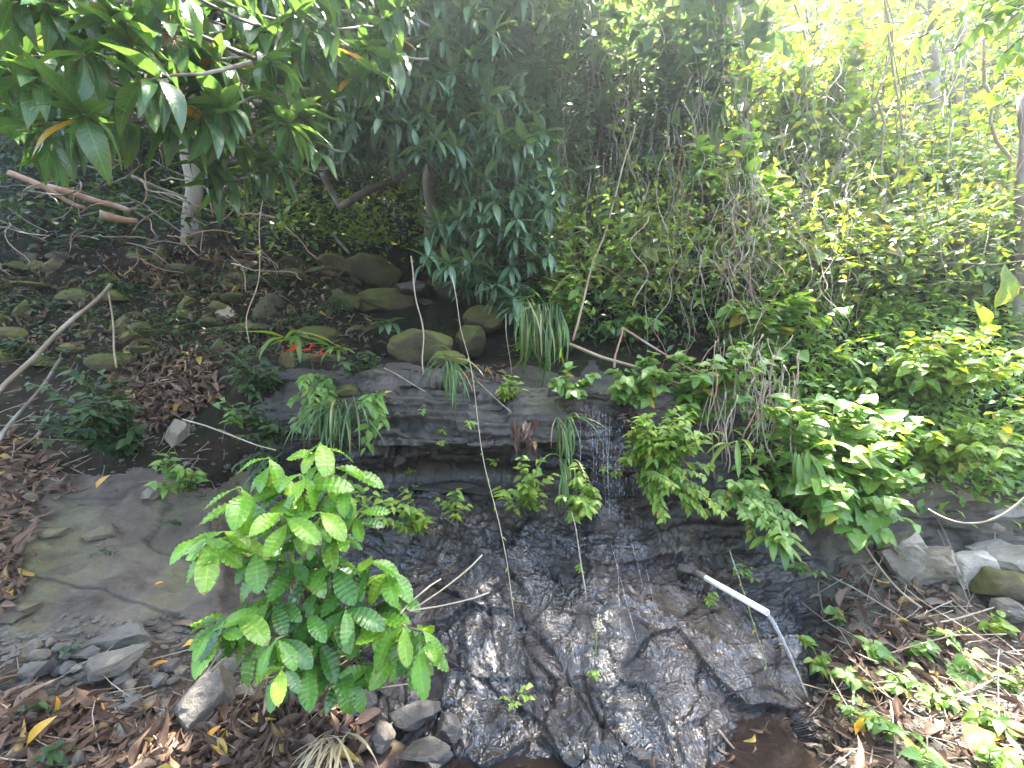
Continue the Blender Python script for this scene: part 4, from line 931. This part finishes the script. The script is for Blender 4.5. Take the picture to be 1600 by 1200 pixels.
its += litter_items([polyL2, polyH, polyA], 420, .07, .16)+litter_items([[(-20, 360), (560, 360), (600, 560), (-20, 560)]], 1100, .05, .13, .03)
its.sort(key=lambda it: -show_size(it[3]))
def fallen(it, label, cat='leaf', group=None, name='fallen_leaf'):
    o = link(name, leaf_mesh(it[0], it[1], it[2]), mat4=it[3]); return tag(o, label, cat, group)
for it in its[:300]: fallen(it, 'brown dead leaf lying in the leaf litter', 'leaf', 'fallen brown leaves')
for it in litter_items([[(1010, 1150), (1240, 1150), (1240, 1200), (1000, 1200)]], 14, .04, .09):
    it[3].translation.z = max(it[3].translation.z, -.055); fallen(it, 'sodden leaf floating on the brown pool', 'leaf', 'leaves on the pool')
j = joined_leaves('leaf_litter', its[300:], (0, 0, 0)); tag(j, 'brown leaf litter on the forest floor', None, None, 'stuff')
for x, y, s, lab in ((283, 1017, .10, 'square tan leaf standing up between the rubble stones'), (240, 922, .07, 'small yellow leaf on the left rock slab'), (232, 1055, .11, 'yellow leaf lying on stones left of the squarish stone'), (78, 1127, .09, 'orange leaf standing in the lower left rubble'), (40, 1175, .16, 'long yellow brown leaf in the lower left corner'), (320, 1170, .10, 'yellow leaf below the squarish stone'), (602, 620, .07, 'yellow leaf stuck on the ledge front'), (1510, 1172, .16, 'large bright orange yellow leaf in the lower right corner'), (1340, 1162, .14, 'pale green yellow leaf on the lower right slope'), (155, 765, .14, 'yellowed leaf on the mossy rock'), (662, 1047, .10, 'orange brown leaf stuck on the wet rock right of the shrub')):
    p, nn = hit(x, y); d = Vector((U(.3, 1), 0, U(.2, 1)))
    fallen(('round' if 'large' in lab or 'square' in lab else 'ovate', 0, 'yellow', leaf_m(p+nn*.03, d, s, nn, wide=.9)), lab)
cl = P(818, 690, 3.0); clump = thing('dead_leaf_clump', 'bunch of crumpled dead leaves hanging on the ledge edge', 'leaf clump', cl)
items = [('dead', random.randrange(4), 'dead', leaf_m(P(U(800, 838), U(650, 700), 3.0), (U(-.4, .5), -.3, -1), U(.08, .16), rnd_unit()+Vector((0, -1, 0)))) for _ in range(26)]
put_leaves(clump, items)
# twigs lying about: uncountable
mb = MB()
for _ in range(80):
    x, y = U(1270, 1620), U(890, 1200); p, nn = hit(x, y); a = rnd_unit(); d = (a-nn*a.dot(nn)).normalized()+nn*U(0, .25)
    mb.tube(curve(p+nn*.015, p+nn*.02+d*U(.2, .6), 6, 0, .05), U(.0012, .0035), 4)
for _ in range(420):
    x, y = random.choice([(U(1270, 1600), U(900, 1200)), (U(0, 560), U(1020, 1200)), (U(-10, 350), U(560, 760))])
    p, nn = hit(x, y); a = rnd_unit(); d = (a-nn*a.dot(nn)).normalized()+nn*U(0, .3)
    L = U(.05, .3); mb.tube(curve(p+nn*.015, p+nn*.02+d*L, 4, 0, .03), U(.0012, .004), 4)
tag(mb.build('twig_litter', M['twig']), 'fine dry twigs scattered over the litter', None, None, 'stuff')

# ------------------------------------------------------------------ pipe and water
def pipe(label, a, b, r, mat):
    a = Vector(a); b = Vector(b); root = thing('pipe', label, 'pipe', a)
    ax = (b-a).normalized(); x = ax.cross(Vector((0, 0, 1))).normalized(); y = x.cross(ax); V = []; S = 14
    for t, rr in ((0, r), (.5, r), (1, r), (1, r*.82), (.5, r*.82), (0, r*.82)):
        for k in range(S):
            an = 2*math.pi*k/S; V.append(tuple(a+(b-a)*t+x*(math.cos(an)*rr)+y*(math.sin(an)*rr)-a))
    Q = [(i*S+k, i*S+(k+1) % S, ((i+1) % 6)*S+(k+1) % S, ((i+1) % 6)*S+k) for i in range(6) for k in range(S)]
    link('pipe_barrel', mesh_np('pipe_barrel', V, Q, M[mat]), root)
    mb = MB(); mb.tube([a-ax*.03, a+ax*.05], r*1.3, 12); mb.build('pipe_collar', M['stone_dark'], root, a); return root
pipe('white plastic pipe sticking out of the rock to carry water', P(1092, 897, 2.62), P(1200, 958, 2.22), .017, 'pvc')
pipe('muddy pipe lying in the pool at the bottom', P(1108, 1164, 1.93), P(1215, 1171, 1.93), .012, 'pvc_old')
mb = MB(); mb.tube(curve(P(1199, 958, 2.22), P(1262, 1090, 2.12), 12, -.03, .015), [.008, .009, .010, .009, .008, .008, .007, .008, .006, .006, .005, .005, .004], 6)
tag(mb.build('water_jet', M['water']), 'thin stream of water falling from the white pipe', None, None, 'stuff')
mb = MB()
for k in range(30):
    x0 = random.gauss(945, 24); x0 = min(990, max(890, x0)); y = U(640, 700); Yw = U(2.95, 3.15); y1 = U(800, 840)
    while y < y1:
        L = U(2, 9); a = P(x0+U(-1, 1), y, Yw); b = P(x0+U(-1, 1), y+L, Yw); r = U(.0008, .0022)
        mb.tube([a, a.lerp(b, .5), b], [r*.6, r, r*.5], 4); y += L+U(4, 26)
for k in range(8):
    x0 = min(985, max(895, random.gauss(940, 22))); y0 = U(630, 680); Yw = U(2.95, 3.12)
    mb.tube(curve(P(x0, y0, Yw+.06), P(x0+U(-8, 8), U(720, 850), Yw-.08), 12, 0, .012), [U(.0005, .0014) for _ in range(13)], 5)
for k in range(4):
    x0 = U(890, 1000); y0 = U(800, 840); sl_ = U(-3, 5); pts = []
    for q in range(14):
        h_, n_ = hit(x0+q*sl_, y0+q*13); pts.append(h_+n_*.003)
    mb.tube(pts, [U(.0006, .002) for _ in pts], 5)
for k in range(70):
    h_, n_ = hit(U(890, 1000), U(800, 860)); c_ = h_+n_*U(.01, .12)+Vector((U(-.02, .02), 0, U(0, .04))); r = U(.001, .003)
    mb.tube([c_, c_+Vector((0, 0, r)), c_+Vector((0, 0, 2*r))], [r*.6, r, r*.6], 4)
tag(mb.build('waterfall', M['water']), 'thin curtain of falling water drops beside the lime plants', None, None, 'stuff')

# ------------------------------------------------------------------ undergrowth and background trees
def scatter(name, label, n, polyf, hmax, tp, mat, smin, smax):
    items = []
    for _ in range(n):
        x, y = polyf(); p, nn = hit(x, y); D = p.y
        q = p+nn*U(0, hmax)+Vector((0, 0, U(0, hmax)))
        d = rnd_unit(); d.z = d.z*.5-.15; d.y -= .2
        items.append((tp, random.randrange(len(TPL[tp])), mat, leaf_m(q, d, U(smin, smax)*(.7+.06*D), Vector((0, -.3, 1))+rnd_unit()*.6)))
    return tag(joined_leaves(name, items, (0, 0, 0)), label, None, None, 'stuff')
scatter('undergrowth', 'small leaved undergrowth covering the right hillside', 20000, lambda: (U(840, 1690), U(-90, 520)), .6, 'card', 'mixed', .06, .27)
scatter('undergrowth', 'fine leaved brush on the right hillside', 24000, lambda: (U(860, 1690), U(60, 560)), .8, 'far', 'mixed', .04, .10)
scatter('undergrowth', 'bright undergrowth on the right bank', 9000, lambda: (U(1150, 1680), U(360, 790)), .28, 'card', 'heart', .06, .13)
scatter('undergrowth', 'low leaves on the bank behind the waterfall', 2200, lambda: (U(840, 1180), U(380, 560)), .25, 'card', 'bluish', .05, .11)
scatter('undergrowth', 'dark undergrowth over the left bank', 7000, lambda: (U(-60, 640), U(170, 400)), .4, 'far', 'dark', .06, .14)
mb = MB()
for _ in range(900):
    x, y = U(860, 1680), U(120, 520); p, nn = hit(x, y); d = rnd_unit(); d.z = abs(d.z)*.8-.1; p = p+nn*U(.2, .8)
    mb.tube(curve(p, p+d*U(.2, .9), 5, 0, .12), U(.002, .006), 4)
tag(mb.build('brushwood', M['vine']), 'tangled dry brushwood on the right hillside', None, None, 'stuff')
scatter('undergrowth', 'dark leaves over the bank farther left', 3000, lambda: (U(-320, -30), U(180, 620)), .4, 'card', 'dark', .06, .14)
scatter('undergrowth', 'leaves over the bank farther right', 3000, lambda: (U(1640, 1860), U(300, 830)), .4, 'card', 'heart', .06, .14)
scatter('ferns', 'dark creeping leaves on the left bank stones', 1500, lambda: (U(-20, 560), U(430, 580)), .10, 'card', 'dark', .04, .08)
scatter('undergrowth', 'sunlit leaves on the slope behind the ledge', 6000, lambda: (U(380, 900), U(200, 420)), .5, 'far', 'mixed', .06, .14)

def forest_tree(label, x, y, h, rad, mat, n, group='trees on the hillside', trunk_mat='bark', s0=.16, s1=.34):
    b, _ = drop((x, y, 20)) if False else (None, None)
    loc, nrm, i, dist = BVH.ray_cast(Vector((x, y, 60)), Vector((0, 0, -1)))
    b = loc if loc is not None else Vector((x, y, 10)); root = thing('tree', label, 'tree', b, group)
    mb = MB(); top = b+Vector((U(-.4, .4), U(-.6, .1), h*.8)); r0 = .05+h*.012
    pts = curve(b-Vector((0, 0, .2)), top, 8, 0, .3); mb.tube(pts, [r0*(1-.08*i) for i in range(9)], 8, .08); items = []
    for k in range(20):
        t = U(.25, 1); p0 = pts[int(t*8)]; c = p0+Vector((U(-1, 1)*rad, U(-1, .7)*rad, U(-.5, .6)*rad))
        mb.tube(curve(p0, c, 5, -.1, .15), [.03, .025, .02, .015, .01, .008], 5)
        for _ in range(n//20):
            q = rnd_unit()*random.random()**.4*rad*.52; q.z *= .7
            d = rnd_unit(); d.z = d.z*.5-.2
            items.append(('far', random.randrange(2), mat, leaf_m(c+q, d, U(s0, s1), Vector((0, -.2, 1))+rnd_unit()*.7)))
    mb.build('trunk', M[trunk_mat], root, b)
    j = joined_leaves('crown', items, b, root); j['kind'] = 'stuff'
    return root
LT, LC, LR = (('dim leafy tree in the wood behind the mango boughs', 'trees behind the mango boughs'), ('leafy tree in the dim wood behind the hanging lianas', 'trees behind the lianas'), ('sunlit tree high on the hillside at the upper right', 'sunlit trees at the upper right'))
FT = [(-7.5, 8.5, 5, 2.2, 'dark', LT), (-5, 9.0, 5, 2.2, 'dark', LT), (-3.6, 10, 6, 2.4, 'dark', LT), (-1.6, 9.5, 6, 2.2, 'dark', LT), (.6, 8.8, 6, 2.0, 'bluish', LC), (1.2, 10.6, 6, 2.0, 'bluish', LC), (-10, 10, 6, 2.6, 'dark', LT), (-5, 13, 7, 2.8, 'dark', LT), (0, 12.5, 7, 2.8, 'mixed', LC), (4, 12.5, 6, 2.6, 'mixed', LC), (7.5, 12.5, 5, 2.6, 'sunny', LR), (11, 13, 5, 2.6, 'sunny', LR), (14, 14, 5, 2.8, 'sunny', LR), (-13, 13, 7, 3, 'dark', LT), (-8, 15, 7, 3, 'dark', LT), (2, 16, 7, 3, 'mixed', LC), (17, 15, 6, 3, 'sunny', LR), (-2.5, 15, 7, 3, 'mixed', LC), (8, 16, 7, 3, 'sunny', LR)]
for x, y, h, r_, mt, (lb, gp) in FT:
    forest_tree(lb, x, y, h, r_, mt, 2600, gp)
# slender trees and saplings at the upper right, hung with vines
for k, (x, y, h, r_, lb_) in enumerate(((3.3, 6.0, 4.2, 1.1, 'vine hung sapling left of the bright upper right mass'), (5.0, 6.3, 4.0, 1.2, 'airy sunlit tree in front of the upper right hillside'), (6.6, 6.6, 3.6, 1.2, 'airy sunlit tree behind the slender pale trunk'), (4.4, 8.0, 5.0, 1.4, 'taller sunlit tree behind the airy tree at the upper right'), (7.6, 8.2, 4.6, 1.5, 'taller sunlit tree at the far upper right'))):
    forest_tree(lb_, x, y, h, r_, 'sunny', 620, 'airy trees at the upper right', 'bark_pale', .10, .22)
for k in range(34):
    x = U(980, 1600); y = U(260, 430); b_ = hit(x, y)[0]; e_ = P(x+U(-70, 70), U(-80, 160), b_.y-U(.2, .9))
    root = liana('thin upright stem in the tangle at the upper right', b_, e_, U(.005, .016), 0, .14, random.choice(['bark_pale', 'vine', 'stick_bark']), 'stem', 'upright stems at the upper right', 12, leaves=('ovate', 'sunny', .15, 12), cat='sapling')
for k in range(85):
    x = U(980, 1600); y = U(-40, 330); Y = U(3.7, 5.2)
    liana('thin vine hanging in the tangle at the upper right', P(x, y, Y), P(x+U(-30, 30), y+U(80, 280), Y-U(0, .4)), U(.002, .005), 0, .2, random.choice(['vine', 'twig', 'stem']), 'liana', 'lianas at the upper right', 12, cat='liana')
# tree added so its crown, mostly above the frame, shades the seep
forest_tree('vine hung tree added so its crown shades the wet rock', 1.3, 6.2, 5.5, 1.8, 'bluish', 2400, 'added shade trees')
# added leaning tree; its unseen crown is placed to shade slope and rock
lb = BVH.ray_cast(Vector((3.5, 6.8, 60)), Vector((0, 0, -1)))[0]; lt = thing('tree', 'leaning tree added to shade the right slope and wet rock from above', 'tree', lb)
mb = MB(); lp = curve(lb, (2.3, 4.4, 6.0), 10, 0, .25, bend=(0, .5, .5)); mb.tube(lp, [.09-.006*i for i in range(11)], 8, .06); items = []
for k in range(38):
    c = Vector((1.65+U(-1.7, 1.3), 4.2+U(-1, .9), 6.1+U(-.3, .8))); mb.tube(curve(lp[8], c, 5, -.05, .12), [.025, .02, .016, .012, .009, .006], 5)
    for _ in range(75): items.append(('card', random.randrange(2), 'mixed', leaf_m(c+rnd_unit()*U(.1, .45), rnd_unit()-Vector((0, 0, .3)), U(.12, .24), Vector((0, -.2, 1))+rnd_unit()*.6)))
mb.build('trunk', M['bark_pale'], lt, lb); put_leaves(lt, items, 60)
# unseen trees added at the viewer's back to darken reflections and left bank
for x, y, h, r_ in ((-5.5, 1.5, 6, 2.3), (-7, -3, 8, 3), (-3.2, -5.5, 7, 2.6), (-4.5, -1.5, 7, 2.4)):
    forest_tree('unseen tree added behind the viewpoint to block the sky', x, y, h, r_, 'mixed', 2000, 'added trees blocking the sky at the back')

# ------------------------------------------------------------------ added haze, imitating lens veil and glow
if HAZE:
    m, nt, out = nodes_of('veil_haze')
    v = N(nt, 'ShaderNodeVolumePrincipled', {'Color': (.80, .90, 1, 1), 'Density': HAZE, 'Anisotropy': .78})
    nt.links.new(v.outputs[0], out.inputs['Volume'])
    a, b, z0, z1 = (-26, -30), (32, 26), -1.3, 36
    V = [(x, y, z) for z in (z0, z1) for x, y in ((a[0], a[1]), (b[0], a[1]), (b[0], b[1]), (a[0], b[1]))]
    Q = [(0, 3, 2, 1), (4, 5, 6, 7), (0, 1, 5, 4), (1, 2, 6, 5), (2, 3, 7, 6), (3, 0, 4, 7)]
    tag(link('haze', mesh_np('haze', V, Q, m, smooth=False)), 'thin added haze imitating the lens veil and glow', None, None, 'stuff')
